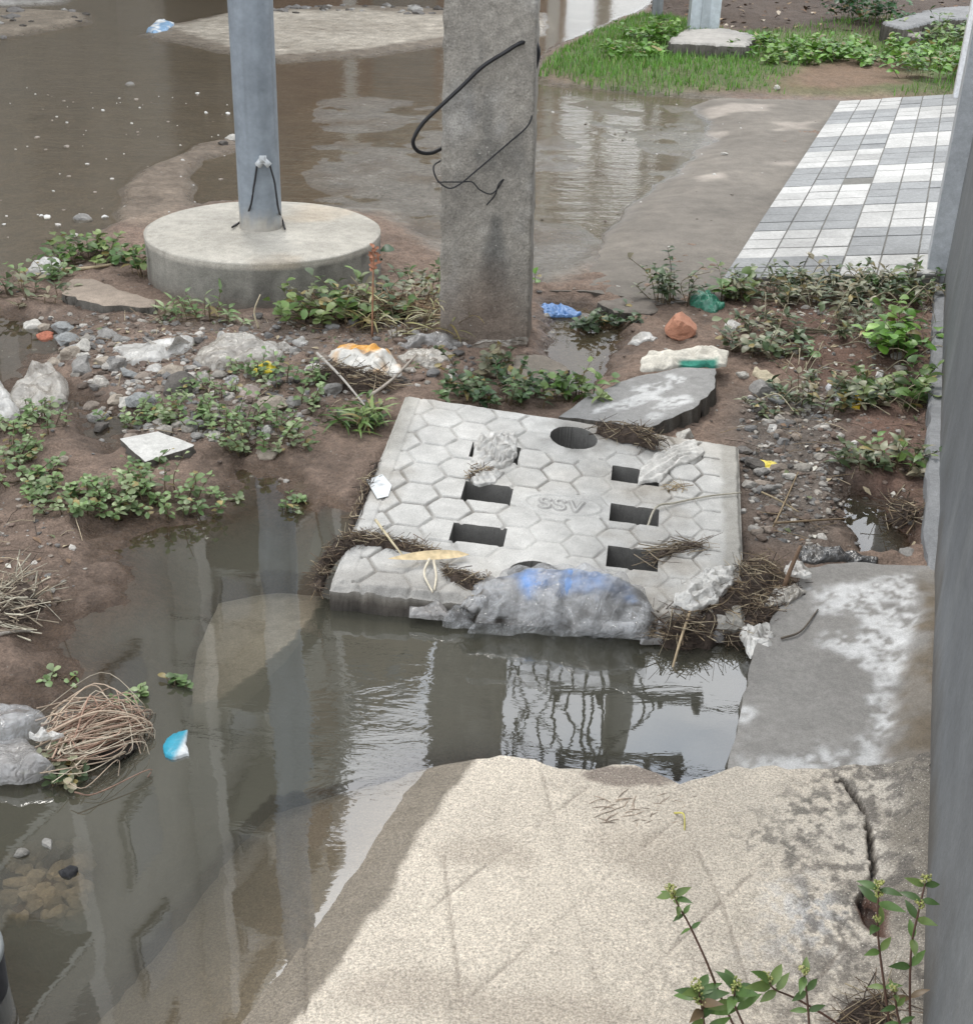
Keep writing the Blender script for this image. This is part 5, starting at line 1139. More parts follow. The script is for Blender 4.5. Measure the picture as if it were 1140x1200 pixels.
crumple('plastic_scrap', 'crumpled white and yellow wrapper with pale corner at the debris centre', 'wrapper', [(294, 437), (298, 425), (318, 422), (326, 430), (318, 438)], .03, 'pack', 28, None, .3, 20, lambda V, r, f: lerpc(np.tile(np.array([.62, .50, .03]), (len(V), 1)), (.6, .58, .5), ss(.1, .3, fbm(V[:, 0]*30, V[:, 1]*30, seed=4))))
crumple('plastic_sheet', 'grey plastic sheet folded over the bricks left of the concrete pole', 'plastic sheet', [(462, 402), (470, 390), (500, 384), (528, 388), (540, 402), (530, 408), (500, 400), (480, 408)], .06, 'film_grey', 29, None, .25, 14, tuck=.7)
crumple('plastic_sheet', 'pale grey flap hanging under the folded plastic sheet', 'plastic sheet', [(465, 415), (480, 405), (510, 404), (532, 410), (530, 420), (500, 428), (478, 424)], .04, 'film_tan', 30, None, .3, 16, tuck=.7)
crumple('plastic_scrap', 'knotted strip of pale plastic around the foot of the concrete pole', 'plastic strip', [(553, 402), (560, 394), (590, 391), (618, 388), (617, 396), (590, 399), (565, 404)], .02, 'film_tan', 31, lambda u, v: on_ground(u, 406)+np.array([0, -.012, (404-v)*.0028]), .3, 24)
crumple('plastic_bag', 'crumpled clear plastic at the muddy rim beside the footing', 'plastic bag', [(30, 318), (36, 304), (55, 298), (78, 306), (72, 316), (50, 322)], .06, 'film_white', 32, None, .4, 14)
crumple('plastic_bag', 'blue and white carrier bag lying in the flooded street', 'plastic bag', [(171, 37), (180, 24), (192, 16), (202, 22), (204, 28), (195, 36), (180, 40)], .07, 'pack', 33, None, .3, 7, lambda V, r, f: lerpc(np.tile(np.array([.62, .63, .62]), (len(V), 1)), (.22, .35, .50), ss(.05, .3, fbm(V[:, 0]*7, V[:, 1]*7, o=3, seed=6))))
crumple('blue_rag', 'bright blue plastic rag floating in the pool beside the concrete pole', 'rag', [(622, 362), (630, 355), (648, 353), (668, 358), (682, 366), (672, 372), (648, 370), (630, 369)], .03, 'film_blue', 34, zl(.004), .5, 22)
crumple('plastic_scrap', 'white scrap beside the blue rag against the pole', 'plastic scrap', [(620, 362), (624, 352), (634, 356), (640, 364), (630, 368)], .02, 'film_white', 35, zl(.006), .5, 26)
crumple('plastic_scrap', 'bright white crumpled scrap in the pool beside the tilted slab', 'plastic scrap', [(703, 452), (704, 442), (720, 440), (728, 448), (722, 456), (708, 458)], .03, 'film_white', 36, zl(.005), .4, 24)
crumple('foam_piece', 'flat white foam piece left of the terracotta shard', 'foam piece', [(735, 398), (740, 389), (760, 388), (772, 394), (764, 400), (748, 402)], .015, 'film_white', 37, None, .2, 18)
# right side
crumple('green_bag', 'dark green plastic bag caught in the weeds by the driveway edge', 'plastic bag', [(806, 346), (812, 334), (826, 330), (840, 344), (848, 358), (838, 364), (822, 358)], .07, 'film_green', 38, None, .35, 22)
def edgec(V, r, f):
    u_ = PR(V); c = np.tile(np.array([.56, .53, .46]), (len(V), 1))*(1+.2*f[:, None]); m_ = ss(792, 800, u_[:, 0])*ss(845, 836, u_[:, 0])*ss(420, 424, u_[:, 1]+.03*(u_[:, 0]-800)); return lerpc(c, (.04, .22, .16), m_)
crumple('cloth', 'dirty white cloth with a green hem lying over the tilted slab', 'cloth', [(748, 436), (748, 420), (760, 410), (800, 406), (840, 402), (858, 408), (852, 428), (838, 430), (800, 428), (772, 434)], .045, 'cloth', 39, lambda u, v: G(u, v, .10), .35, 18, edgec, (1.1, 18), tuck=.6)
crumple('plastic_scrap', 'pale plastic scrap on the red soil near the green bag', 'plastic scrap', [(847, 382), (850, 372), (858, 370), (868, 380), (868, 388), (856, 388)], .03, 'film_white', 40, None, .3, 20)
crumple('dry_tuft', 'pale dry fibrous tuft on the red soil', 'husk', [(882, 432), (884, 425), (898, 432), (914, 442), (914, 450), (900, 450)], .03, 'cloth', 41, None, .3, 24, (.50, .44, .32), (.8, 40))
def chipc(V, r, f):
    u_ = PR(V); c = np.tile(np.array([.60, .60, .62]), (len(V), 1)); c = lerpc(c, (.70, .48, .03), ss(985, 990, u_[:, 0])*1.0); return lerpc(c, (.45, .05, .04), ss(984, 986, u_[:, 0])*ss(993, 989, u_[:, 0])*ss(466, 470, u_[:, 1]))
crumple('snack_packet', 'torn silver and yellow packet on the soil by the right weeds', 'packet', [(968, 448), (974, 440), (986, 446), (996, 460), (1012, 470), (1008, 480), (994, 480), (980, 468)], .035, 'pack', 42, None, .4, 26, chipc)
crumple('wrapper_scrap', 'small bright yellow wrapper scrap on the gravel right of the cover', 'wrapper', [(888, 544), (892, 536), (904, 538), (916, 546), (913, 553), (900, 550)], .016, 'pack', 43, None, .4, 36, (.62, .50, .06))
crumple('plastic_scrap', 'small white bag scrap in the weeds beside the wall', 'plastic scrap', [(1014, 402), (1018, 396), (1026, 398), (1026, 408), (1018, 408)], .025, 'film_white', 44, None, .4, 26)
stone('terracotta_shard', 'orange terracotta shard propped up behind the white cloth', 793, 392, 46, (.40, .19, .12), .5, cat='shard', seed=17, mat='terra', lift=.75)
# bottom left
crumple('plastic_film', 'torn pale plastic film standing up at the left bank above the silver bag', 'plastic film', [(-25, 868), (-20, 815), (20, 806), (48, 818), (66, 846), (40, 862), (0, 872)], .07, 'film_clear', 45, zl(.03), .2, 9, tuck=.8)
crumple('plastic_bag', 'crumpled silver grey plastic bag at the left frame edge by the root bundle', 'plastic bag', [(-40, 922), (-40, 860), (0, 852), (32, 848), (48, 868), (62, 900), (44, 912), (0, 922)], .075, 'film_grey', 46, zl(.015), .3, 14, tuck=.7)
crumple('plastic_film', 'mint green scrap of film between the silver bag and the roots', 'plastic film', [(34, 862), (44, 850), (64, 846), (76, 852), (60, 862), (46, 868)], .035, 'film_white', 47, zl(.06), .4, 30)
def maskc(V, r, f):
    u_ = PR(V); c = np.tile(np.array([.58, .60, .60]), (len(V), 1)); return lerpc(c, (.03, .27, .38), ss(220, 210, u_[:, 0]+.5*(u_[:, 1]-868)))
crumple('floating_wrapper', 'blue and white wrapper floating half sunk near the root bundle', 'wrapper', [(191, 876), (194, 866), (210, 854), (220, 852), (218, 870), (222, 886), (205, 890), (194, 886)], .012, 'pack', 48, zl(.001), .2, 14, maskc)
for i, (u, v, w_, m_) in enumerate(((330, 404, 26, 'film_tan'), (352, 398, 18, 'film_white'), (240, 440, 20, 'film_tan'), (180, 432, 24, 'film_white'), (372, 430, 22, 'film_tan'), (312, 503, 14, 'film_white'), (272, 446, 18, 'film_grey'), (118, 446, 20, 'film_tan'), (440, 425, 26, 'film_grey'), (505, 424, 24, 'film_tan'))):
    crumple('plastic_scrap', 'small dirty plastic scrap half buried among the stones and weeds of the debris', 'plastic scrap', [(u-w_/2, v+3), (u-w_/3, v-5), (u+w_/5, v-7), (u+w_/2, v-1), (u+w_/3, v+5), (u-w_/6, v+6)], .025, m_, 200+i, None, .4, 26, group='plastic scraps in the debris')
for i, (u, v, w_, m_) in enumerate(((905, 500, 12, 'film_white'), (950, 545, 10, 'film_tan'), (1000, 520, 12, 'film_white'), (930, 610, 12, 'film_tan'), (1030, 440, 10, 'film_white'), (870, 600, 9, 'film_white'))):
    crumple('plastic_scrap', 'tiny pale plastic scrap trodden into the soil right of the cover', 'plastic scrap', [(u-w_/2, v+2), (u-w_/3, v-4), (u+w_/5, v-5), (u+w_/2, v-1), (u+w_/3, v+3)], .012, m_, 220+i, None, .4, 40, group='plastic scraps in the soil')
# slabs and blocks
def tilted_block(name, label, cat, top_px, zs, thick, mat, col, seed, rough=.004, white=None):
    P = [G(u, v, z) for (u, v), z in zip(top_px, zs)]; P = np.array(P); c = P.mean(0); n_ = np.cross(P[1]-P[0], P[2]-P[0]); n_ /= np.linalg.norm(n_); n_ *= np.sign(n_[2])
    Pp = rough_poly(P[:, :2], rough, .03, seed); A = np.c_[P[:, :2], np.ones(len(P))]; k = np.linalg.lstsq(A, P[:, 2], rcond=None)[0]
    def zf(x, y): return k[0]*x+k[1]*y+k[2]+.0025*fbm(x*18, y*18, o=4, seed=seed)-rough*ss(-.012, .0, sdf(x, y, Pp)+.006*fbm(x*40, y*40, seed=seed+2))
    def cf(x, y, z):
        cc = np.tile(np.array(col), (len(x), 1))*(1+.16*fbm(x*6, y*6, o=4, seed=seed+1)[:, None])
        if white is not None: 
            for w_ in white: cc = lerpc(cc, (.52, .52, .51), .8*ss(.01, -.012, sdf(x, y, w_)+.035*fbm(x*18, y*30, o=5, seed=seed+4))*ss(-.35, .1, fbm(x*60, y*60, o=3, seed=seed+5)))
        return np.clip(cc, .02, .8)
    o = hf_slab(name, Pp, zf, thick, .010, M[mat], cf, None, None, (c[0], c[1], 0), None, (.125, .115, .10)); return tag(o, label, cat)
wz = .105
tilted_block('broken_slab', 'thick broken grey concrete slab with white patches, tilted behind the cover', 'slab',
             [(655, 486), (690, 462), (745, 440), (800, 430), (838, 430), (838, 452), (812, 478), (762, 500), (700, 492)], [.075, .085, .10, .11, .12, .115, .10, .085, .08], .11, 'cement', (.25, .245, .235), 71, .004,
             [band([(712, 468), (745, 452), (790, 440), (805, 446), (770, 462), (735, 474)], wz), band([(752, 482), (785, 462), (806, 462), (800, 472), (765, 488)], wz), band([(690, 470), (705, 466), (712, 470), (698, 476)], wz)])
tilted_block('tile_block', 'pale square tile block lying on the mud among weeds', 'block', [(140, 514), (185, 505), (229, 522), (170, 541)], [.06, .065, .06, .055], .045, 'tile', (.50, .49, .46), 72, .0012)
tilted_block('broken_slab', 'flat brown broken slab at the foot of the concrete pole', 'slab', [(595, 436), (605, 415), (640, 415), (668, 432), (640, 446), (610, 446)], [.07, .07, .065, .06, .06, .065], .07, 'foot', (.21, .18, .145), 73, .006)
tilted_block('broken_slab', 'flat tan slab half buried beside the round footing', 'slab', [(72, 342), (82, 326), (112, 326), (150, 340), (182, 350), (182, 357), (120, 356)], [.075]*7, .06, 'foot', (.30, .245, .195), 74, .008)
tilted_block('broken_slab', 'wet brown slab under water at the upper left corner of the cover', 'slab', [(340, 575), (352, 548), (400, 512), (440, 508), (445, 530), (425, 570), (380, 582)], [.008, .012, .02, .025, .02, .012, .006], .08, 'ground', (.22, .165, .12), 75, .006)
tilted_block('broken_slab', 'dark broken slab end by the driveway above the terracotta shard', 'slab', [(700, 352), (735, 345), (775, 352), (765, 366), (720, 364)], [.05]*5, .06, 'foot', (.16, .14, .12), 76, .008)
# dark tub at the lower left corner
c = G(-49, 1165, .0); b = MB(); R_ = .076
for z0, r0, r1, z1, col in ((-.1, R_*.92, R_, .075, (.02, .02, .022)), (.075, R_*1.02, R_*1.02, .085, (.16, .17, .17))):
    th_ = np.linspace(0, 6.283, 49)[:-1]; V = [(c[0]+r*math.cos(t), c[1]+r*math.sin(t), z) for r, z in ((r0, z0), (r1, z1), (r1*.93, z1), (r0*.9, z0+.01)) for t in th_]
    b.add(V, [[i*48+j, i*48+(j+1) % 48, (i+1)*48+(j+1) % 48, (i+1)*48+j] for i in range(3) for j in range(48)], col)
tag(b.build('black_tub', M['pack'], None, True, c), 'round black tub with a pale rim at the lower left corner', 'tub')
# white steel posts behind the grass
def post(name, label, u, v, wpx, hgt, col, mat='steel', hx=None):
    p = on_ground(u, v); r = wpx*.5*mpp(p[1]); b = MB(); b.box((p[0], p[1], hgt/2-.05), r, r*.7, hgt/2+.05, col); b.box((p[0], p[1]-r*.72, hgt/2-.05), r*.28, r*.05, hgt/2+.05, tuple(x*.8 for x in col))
    return tag(b.build(name, M[mat], None, False, p), label, 'post')
post('steel_post', 'pale galvanised steel post on a low concrete base behind the grass', 823, 36, 34, 3.0, (.46, .50, .53))
post('steel_post', 'thin grey post left of the pale steel post', 769, 22, 12, 2.6, (.20, .21, .22))
for (lb, px, zz, th_, col) in (('low rough concrete base under the pale steel post', [(785, 48), (800, 34), (850, 32), (884, 40), (875, 52), (830, 50)], .19, .16, (.36, .34, .31)),
                               ('grey concrete kerb piece on the dark soil at the far right', [(1035, 26), (1100, 8), (1140, 6), (1145, 20), (1100, 22), (1060, 32)], .26, .2, (.22, .22, .22)),
                               ('weathered block in the weeds beside the white pillar', [(1055, 38), (1062, 30), (1080, 32), (1078, 42)], .2, .15, (.28, .26, .23))):
    tilted_block('concrete_block', lb, 'concrete block', px, [zz]*len(px), th_, 'foot', col, len(lb), .02)

# ------------------------------------------------------------------ weeds
GREEN = [(.10, .18, .045), (.07, .135, .04), (.14, .22, .06), (.19, .25, .09)]
PALEG = [(.19, .27, .115), (.15, .235, .085), (.25, .31, .16), (.11, .18, .065)]
OLIVE = [(.10, .14, .065), (.16, .19, .10), (.23, .235, .15), (.07, .11, .05), (.26, .23, .15)]
FRESH = [(.13, .27, .04), (.10, .22, .035), (.18, .32, .06)]
def weed(label, u, v, rx, ry, h, n, L, W, cols=PALEG, nl=7, style='round', group='weeds in the mud', name='weed', seed=None, zf=None, cat='weed', stemc=(.16, .12, .07)):
    """stems rising from a patch rx by ry metres, leaves along them and a rosette at each tip"""
    seed = int(u*13+v*7) if seed is None else seed; rg = np.random.default_rng(seed)
    root = (zf or on_ground)(u, v); lb = MB(); sb = lb
    for k in range(n):
        a = rg.random()*6.283; q = math.sqrt(rg.random()); x, y = root[0]+rx*q*math.cos(a), root[1]+ry*q*math.sin(a)
        z = max(gz(x, y), -.004) if zf is None else root[2]; hh = h*(.45+.75*rg.random())*(1.05-.5*q); lean = np.array([math.cos(a), math.sin(a), 0])*hh*(.15+.75*rg.random()*(.4+q))
        p0 = np.array([x, y, z-.004]); p2 = p0+lean+np.array([0, 0, hh]); p1 = (p0+p2)/2+lean*.25*rg.normal(0, 1)-lean*.2+np.array([0, 0, hh*.1])
        P = spline([p0, p1, p2], 5); m0 = root+(p0-root)*.5; m0[2] = max(gz(m0[0], m0[1]), root[2]-.01)+.003; sb.tube(spline([np.array([root[0], root[1], root[2]+.002]), m0, p0+[0, 0, .004]], 3), .0014, np.array(stemc)*.8, 3, .0012, False); sb.tube(P, .0016+.0006*rg.random(), np.array(stemc)*(.7+.7*rg.random()), 4, .0009, False)
        m = max(2, int(nl*(.6+.7*rg.random()))); base = np.array(cols[rg.integers(len(cols))])*(.75+.5*rg.random())
        for j in range(m):
            t = .25+.75*j/(m-1); i = min(len(P)-1, int(t*(len(P)-1)+.5)); b_ = j*2.4+rg.random(); tip = t > .8
            d = np.array([math.cos(b_), math.sin(b_), (.75 if tip else .35)+rg.normal(0, .3)]); l = L*(.6+.6*rg.random())*(.8 if tip else 1)
            c = np.clip(base*(.75+.5*rg.random()), .01, .5); c = np.array([.30, .24, .09])*(.5+.7*rg.random()) if rg.random() < .07 else c
            pr_ = (.15, .55, 1., .95, .35) if style == 'round' else ((.3, 1., .8, .45, .05) if style == 'herb' else (.6, 1, .8, .5, .05))
            w_ = W*(.7+.5*rg.random()); lb.leaf(P[i], d, np.array([rg.normal(0, .3), rg.normal(0, .3), 1]), l, w_, c, pr_, .2+.3*rg.random() if style != 'blade' else .5)
    o = lb.build(name, M['leaf'], None, True, root); return tag(o, label, cat, group)
# creeping round leaved weeds
RW = [('round leaved weed clump at the left frame edge, topmost of the creeping row', 8, 535, .10, .09, .07, 22),
      ('creeping round leaved weed between the left frame edge and the red wet mud', 30, 560, .13, .09, .07, 30),
      ('creeping round leaved weed in the middle of the row at the water edge', 80, 592, .15, .07, .06, 34),
      ('creeping round leaved weed overhanging the mirrored water below the tile block', 130, 588, .13, .07, .075, 32),
      ('bushy round leaved weed at the right end of the creeping row', 190, 580, .14, .08, .10, 40),
      ('small round leaved weed in front of the tile block', 175, 550, .05, .03, .05, 8),
      ('sparse round leaved weed on the wet mud below the dirty grey bag', 48, 500, .09, .07, .08, 16),
      ('sparse weed at the left frame edge below the dirty grey bag', 12, 500, .08, .06, .08, 14),
      ('round leaved weed on the pebbles above the tile block', 160, 498, .11, .06, .07, 20),
      ('round leaved weed between the tile block and the dark clod', 205, 492, .10, .06, .08, 18),
      ('leafy green weed clump at the centre of the debris', 262, 500, .16, .08, .10, 36),
      ('leafy green weed clump at the water edge right of the stones', 310, 515, .15, .08, .11, 38),
      ('round leaved weed beside the yellow and white wrapper', 335, 448, .12, .06, .10, 22),
      ('round leaved weed below the wrinkled grey bag', 250, 462, .13, .05, .08, 18),
      ('weed growing behind the squarish tan stone', 300, 440, .10, .05, .08, 14),
      ('small weed at the foot of the speckled grey rock', 350, 480, .07, .05, .08, 12)]
for lb, u, v, rx, ry, h, n in RW: weed(lb, u, v, rx, ry, h, int(n*.72), .026, .017, PALEG, 8)
for lb, u, v in (('tiny weed sprig floating alone in the channel left of the cover', 335, 600), ('single floating leaf sprig near the end of the creeping row', 262, 588), ('small weed floating below the bent root bundle top', 160, 822), ('small round weed rosette floating above the sunken slab', 202, 805), ('tiny weed sprig above the torn plastic film', 70, 800), ('little weed sprig in the channel beside the cover corner', 345, 585)):
    weed(lb, u, v, .035, .02, .03, 5, .024, .014, PALEG, 6, group='floating weed sprigs', zf=zl(.0))
weed('dark leafy weed at the lower edge of the root bundle', 70, 912, .05, .03, .05, 12, .026, .016, OLIVE, 6, zf=zl(.0))
weed('bright green weed left of the round footing', 105, 304, .17, .12, .10, 26, .05, .03, GREEN, 8)
weed('small green weed against the left side of the round footing', 168, 325, .06, .04, .14, 9, .05, .034, GREEN, 6)
weed('sparse weed at the left frame edge beside the flooded street', 30, 348, .16, .10, .10, 14, .05, .022, OLIVE, 6)
weed('low weed by the crumpled clear plastic', 52, 326, .12, .08, .09, 12, .045, .025, PALEG, 6)
weed('spiky low weed in front of the footing', 240, 372, .22, .08, .10, 18, .06, .014, PALEG, 6, 'herb')
weed('tiny weed alone on the mud in front of the footing', 190, 376, .03, .02, .05, 5, .03, .018, OLIVE, 5)
weed('leafy green weed in front of the footing, nearest its right end', 392, 378, .18, .09, .17, 17, .055, .032, GREEN, 8)
weed('tall leafy weed between the footing and the concrete pole', 438, 372, .18, .10, .18, 20, .055, .03, OLIVE+GREEN, 9)
weed('weed tangled at the left face of the concrete pole', 490, 350, .14, .12, .16, 18, .045, .022, OLIVE, 9, 'herb')
weed('dark green broad leaf weed climbing the right end of the footing', 420, 322, .05, .03, .14, 6, .06, .05, [(.03, .075, .03)], 5)
weed('yellowish grassy weed at the left foot of the concrete pole', 480, 392, .22, .08, .16, 26, .13, .007, [(.30, .28, .12), (.24, .24, .10), (.36, .33, .2)], 4, 'blade')
weed('grassy green weed tuft above the cover corner', 418, 500, .09, .06, .09, 20, .075, .012, GREEN, 6, 'blade')
weed('large dark green weed clump between the cover and the concrete pole', 590, 470, .20, .07, .13, 34, .04, .022, [(.07, .13, .05), (.10, .16, .065), (.05, .10, .04), (.15, .20, .10)], 10, 'herb')
weed('leafy weed left of the broken slab at the pole foot', 560, 440, .10, .06, .12, 13, .04, .024, OLIVE, 9)
weed('weed standing at the pool edge left of the tilted slab', 672, 468, .10, .06, .12, 16, .05, .026, GREEN, 7, 'herb')
weed('dark weed clump in the pool right of the concrete pole', 706, 392, .12, .08, .09, 18, .045, .024, [(.06, .11, .045), (.07, .11, .05), (.09, .13, .07)], 8)
weed('small bright sprig at the right foot of the concrete pole', 626, 338, .02, .02, .10, 4, .045, .03, FRESH, 5)
weed('upright leafy weed leaning out left of the green bag', 792, 352, .10, .06, .22, 16, .05, .026, OLIVE, 9, 'herb')
weed('weed clump at the right of the green bag', 850, 350, .08, .05, .15, 10, .055, .04, GREEN, 6)
weed('wilting weed clump at the foot of the tiled ramp, left part', 930, 352, .26, .12, .14, 36, .06, .02, OLIVE, 9, 'herb')
weed('wilting weed clump at the foot of the tiled ramp, middle part', 985, 350, .26, .14, .16, 42, .06, .02, OLIVE, 9, 'herb')
weed('wilting weed clump at the foot of the tiled ramp beside the gate pillar', 1050, 352, .20, .12, .16, 32, .06, .024, OLIVE+GREEN, 9, 'herb')
weed('tangled pale stemmed weeds on the red soil below the tiled ramp', 980, 390, .34, .14, .11, 38, .055, .02, OLIVE, 8, 'herb', stemc=(.32, .29, .2))
weed('fresh bright green broad leaf weed close to the plinth strip', 1058, 418, .10, .09, .20, 18, .06, .042, FRESH, 7)
weed('weed with bare pale stems lower down beside the plinth strip', 1050, 470, .12, .10, .12, 18, .06, .034, GREEN, 6, stemc=(.34, .3, .2))
weed('weeds around the torn packet on the red soil', 960, 470, .16, .10, .10, 30, .045, .018, OLIVE, 7, 'herb')
weed('small weed on the rubble behind the tilted slab', 882, 412, .09, .08, .12, 18, .05, .026, OLIVE, 7)
weed('small leafy weed on the red soil', 928, 418, .06, .04, .06, 6, .05, .026, PALEG, 5)
weed('weed with white roots beside the small puddle near the plinth strip', 1030, 575, .12, .06, .10, 24, .05, .022, OLIVE+GREEN, 7, 'herb')
weed('sparse grassy weeds in the rubble right of the tilted slab', 905, 480, .10, .06, .05, 18, .035, .014, OLIVE, 5, 'herb')
weed('weed on the red soil midway between packet and wall', 1010, 470, .12, .08, .09, 16, .05, .024, OLIVE, 6)
# behind: the grass strip and its weeds
for lb, u, v, rx, h, n, cols in (('bushy weed on the grass left of the pale steel post', 765, 48, .25, .22, 26, FRESH), ('leafy weed patch right of the low concrete base', 905, 62, .65, .15, 46, FRESH),
                                ('long leafy weed patch along the back of the grass', 985, 66, .7, .15, 46, FRESH), ('leafy weed patch at the far right of the grass', 1065, 72, .65, .20, 46, FRESH),
                                ('tall leafy weed beside the white gate pillar', 1098, 92, .3, .34, 26, FRESH), ('round leafy bush on the dark leaf litter', 1015, 22, .32, .42, 46, [(.03, .10, .03), (.05, .13, .04)]),
                                ('weed clump by the wet street edge of the grass', 742, 66, .3, .14, 20, FRESH), ('weeds at the back corner near the weathered block', 1100, 50, .45, .28, 34, GREEN)):
    weed(lb, u, v, rx, rx*.8, h, n, .085, .05, cols, 9, group='weeds on the grass strip')
b = MB(); rg = np.random.default_rng(61); P = GRASS[sdf(GRASS[:, 0], GRASS[:, 1], GRASS) < 9]
q = poly_pts(np.clip(GRASS, [-5, 5], [9, 19]), 30000, rg); dB = sdf(q[:, 0], q[:, 1], BARE); nz_ = fbm(q[:, 0]*1.5, q[:, 1]*1.5, o=3, seed=62); zz = ground_z(q[:, 0], q[:, 1])
for (x, y), d_, n_, z in zip(q, dB, nz_, zz):
    if d_ < .1+.4*n_: continue
    u_ = PR([[x, y, z]])[0, 0]
    if u_ > 1160 or (u_ > 890 and rg.random() < .55): continue
    hgt = (.028+.045*rg.random())*(1+.5*n_); a = rg.random()*6.28; w_ = .0045; d = np.array([math.cos(a), math.sin(a), 0]); ln = d*hgt*rg.random()*.8; s_ = np.array([-d[1], d[0], 0])*w_
    c = np.array(((.12, .27, .04), (.16, .32, .055), (.08, .19, .03), (.27, .29, .12))[rg.choice(4, p=[.45, .3, .18, .07])])*(.7+.5*rg.random()); p = np.array([x, y, z-.005])
    b.add([p-s_, p+s_, p+s_*.6+ln*.5+[0, 0, hgt*.6], p-s_*.6+ln*.5+[0, 0, hgt*.6], p+ln+[0, 0, hgt]], [[0, 1, 2, 3], [3, 2, 4]], c)
tag(b.build('grass', M['leaf'], None, False), kind='stuff')
b = MB(); lf = poly_pts(np.clip(BANK, [-5, 5], [12, 26]), 1300, rg); zz = ground_z(lf[:, 0], lf[:, 1])
for (x, y), z in zip(lf, zz):
    c = np.array(((.16, .09, .05), (.09, .06, .04), (.28, .2, .12), (.42, .36, .28))[rg.choice(4, p=[.35, .4, .18, .07])]); b.leaf((x, y, z+.02*rg.random()), rg.normal(0, 1, 3)*[1, 1, .3], (0, 0, 1), .09, .05, c, (.2, 1, .1))
tag(b.build('leaf_litter', M['straw'], None, False), kind='stuff')
b = MB(); q = np.vstack([poly_pts(DEBR, 420, rg), poly_pts(RED, 330, rg), poly_pts(GRAVEL, 90, rg), poly_pts(BANKL, 70, rg)]); zz = ground_z(q[:, 0], q[:, 1])
for (x, y), z in zip(q, zz):
    if z < -.01: continue
    if rg.random() < .6:
        a = rg.random()*6.28; d = np.array([math.cos(a), math.sin(a), rg.normal(0, .15)])*(.02+.05*rg.random()); p = np.array([x, y, z+.004]); b.tube([p-d, p+np.array([0, 0, .006]), p+d], .0011, np.array(STRAW[rg.integers(6)])*(.7+.5*rg.random()), 4, .0007, False)
    else: b.leaf((x, y, z+.004), rg.normal(0, 1, 3)*[1, 1, .3], (rg.normal(0, .3), rg.normal(0, .3), 1), .02+.02*rg.random(), .014, np.array(((.2, .13, .08), (.36, .3, .2), (.5, .48, .42), (.12, .14, .07))[rg.integers(4)]), (.2, 1, .1))
tag(b.build('litter', M['straw'], None, False), kind='stuff')
# pale bare runners among the right hand weeds
b = MB()
for k in range(60):
    u, v = 890+rg.random()*190, 340+rg.random()*140; p = on_ground(u, v); a = rg.normal(0, .9); d = np.array([math.cos(a), math.sin(a)*.8, 0])*(.08+.14*rg.random()); h_ = .03+.10*rg.random()*(1 if v < 400 else .4)
    b.tube(spline([p, p+d*.5+[0, 0, h_], p+d+[0, 0, h_*.3]], 5), .0022, np.array([.36, .32, .22])*(.5+.7*rg.random()), 4, .0014, False)
tag(b.build('runner_stems', M['straw'], None), kind='stuff')
# dry upright stalk with seed head
p = on_ground(436, 395); b = MB(); b.tube(spline([p, AY(437, 330, p[1]), AY(438, 290, p[1])], 6), .004, (.34, .18, .11), 5, .003)
for k in range(26):
    t = k/26; q = AY(438+rg.normal(0, 2), 318-30*t, p[1]+rg.normal(0, .012)); b.leaf(q, np.array([rg.normal(0, 1), rg.normal(0, 1), .6]), (0, -1, .4), .022, .012, (.33, .15, .09), (.3, 1, .2))
tag(b.build('dry_stalk', M['straw'], None, True, p), 'reddish dry upright stalk with a seed head in front of the footing', 'stalk', None)
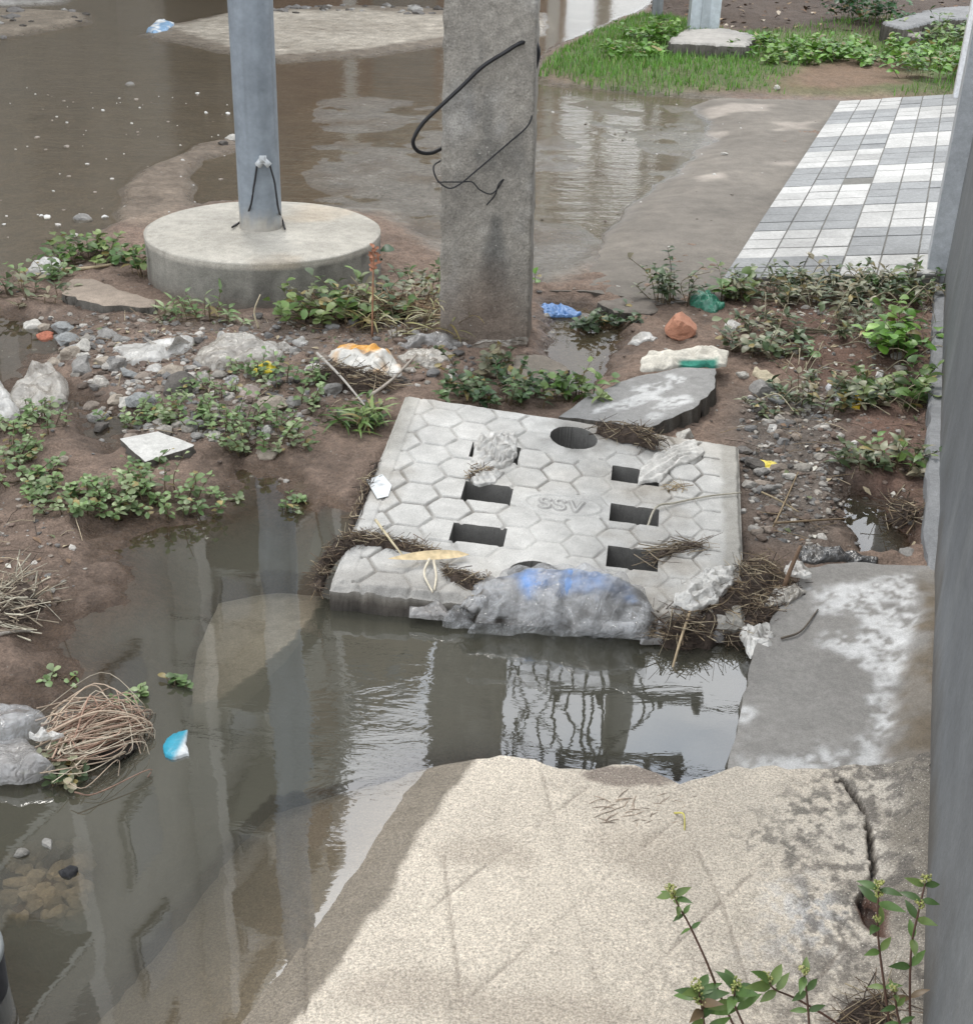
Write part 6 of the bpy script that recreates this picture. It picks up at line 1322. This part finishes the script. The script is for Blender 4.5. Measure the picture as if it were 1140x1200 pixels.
# flowering weeds in the foreground
def spurge(label, base, pts, pairs, L, seed, heads, dy=0.0, name='flowering_weed'):
    rg = np.random.default_rng(seed); p0 = G(*base, .03); y0 = p0[1]; P = [p0]+[AY(u, v, y0+dy*(i+1)+rg.normal(0, .004)) for i, (u, v) in enumerate(pts)]; S = spline(P, 10)
    lb = MB(); sb = lb; sb.tube(S, .0021, (.15, .085, .065), 6, .0012); fbs = []
    def at(t): return S[int(round(np.clip(t, 0, 1)*(len(S)-1)))]
    def tg(t): i = int(np.clip(t*(len(S)-1), 1, len(S)-2)); v_ = S[i+1]-S[i-1]; return v_/np.linalg.norm(v_)
    for k, (t, sc) in enumerate(pairs):
        p, T = at(t), tg(t); side = np.cross(T, [0, -1, .3]); side /= np.linalg.norm(side); a = k*1.35+.3*rg.normal()
        for sg in (-1, 1):
            d = (side*math.cos(a*.5)+np.cross(T, side)*math.sin(a*.5)*.7)*sg+T*.25+np.array([0, 0, rg.normal(.1, .15)]); c = np.array(((.085, .155, .045), (.115, .20, .055), (.15, .215, .065), (.07, .125, .04))[rg.integers(4)])
            if np.random.default_rng(seed*31+k).random() < .07: c = np.array([.17, .12, .07])
            lb.leaf(p, d, np.array([0, -.45, .9])+rg.normal(0, .15, 3), L*sc*(.85+.3*rg.random()), L*sc*.33, c, (.12, .7, 1., .95, .75, .4, .04), .28, .22)
    for (t, sc) in heads:
        fb = MB(); fbs.append(fb); c0 = at(t)+tg(t)*.006*sc
        for k in range(int(26*sc)+6):
            dv = rg.normal(0, 1, 3); dv /= np.linalg.norm(dv); q = c0+dv*np.array([1, 1, .8])*.0085*sc*rg.random()**.5; fb.rock(q, .0019*(.7+.6*rg.random()), np.array(((.32, .34, .10), (.24, .28, .09), (.40, .38, .18))[rg.integers(3)]), k*1.7, .9, 1)
    o = lb.build(name, M['leaf'], None, True, p0); [fb.build('flower_head', M['stem'], o) for fb in fbs]
    return tag(o, label, 'weed')
spurge('tall flowering weed with a thin bare stem, leftmost at the lower right', (872, 1230), [(845, 1170), (828, 1128), (808, 1085), (795, 1062), (788, 1046)], [(.58, .5), (.70, .55), (.80, .6), (.90, .75), (.97, .8)], .040, 3, [(.93, .8), (1.0, 1.1)])
spurge('dense leafy flowering weed at the bottom edge of the pavement', (835, 1240), [(826, 1205), (822, 1180), (818, 1160)], [(.3, 1.), (.45, 1.1), (.6, 1.1), (.72, 1.), (.82, 1.2), (.9, 1.), (.98, 1.1)], .040, 4, [(.75, 1.2), (1.0, 1.3)])
spurge('leafy flowering weed leaning from the tall bare stem', (885, 1232), [(868, 1195), (860, 1175), (862, 1158)], [(.5, 1.), (.65, 1.1), (.8, 1.1), (.92, 1.2), (1., 1.)], .042, 5, [(.9, 1.2), (1., 1.2)])
spurge('low weed with a reddish stem slanting across the pavement', (1010, 1225), [(975, 1196), (935, 1172), (908, 1160), (900, 1150)], [(.72, .9), (.86, 1.1), (.96, 1.1)], .042, 6, [(.97, 1.2)], -.004)
spurge('slender weed on a straight stem between slanting stem and crack', (950, 1240), [(948, 1200), (945, 1165), (942, 1140)], [(.45, .8), (.7, .9), (.95, 1.)], .036, 7, [(1., .9)])
spurge('flowering weed rising in front of the hole in the pavement', (1045, 1225), [(1038, 1170), (1030, 1110), (1028, 1072), (1030, 1040)], [(.3, .8), (.48, .9), (.66, 1.1), (.84, 1.1), (.97, 1.)], .036, 8, [(.70, .7), (.92, 1.0), (1., .9)])
spurge('flowering weed tall against the grey wall', (1068, 1225), [(1066, 1170), (1068, 1110), (1076, 1070), (1084, 1035)], [(.25, .9), (.4, 1.), (.56, 1.), (.7, 1.), (.84, .9), (.97, .9)], .036, 9, [(.80, 1.), (1., 1.1)])
spurge('small flowering weed at the foot of the wall, lowest right', (1060, 1235), [(1055, 1205), (1050, 1180), (1048, 1160)], [(.4, .8), (.65, .8), (.9, .8)], .032, 10, [(1., .8)])
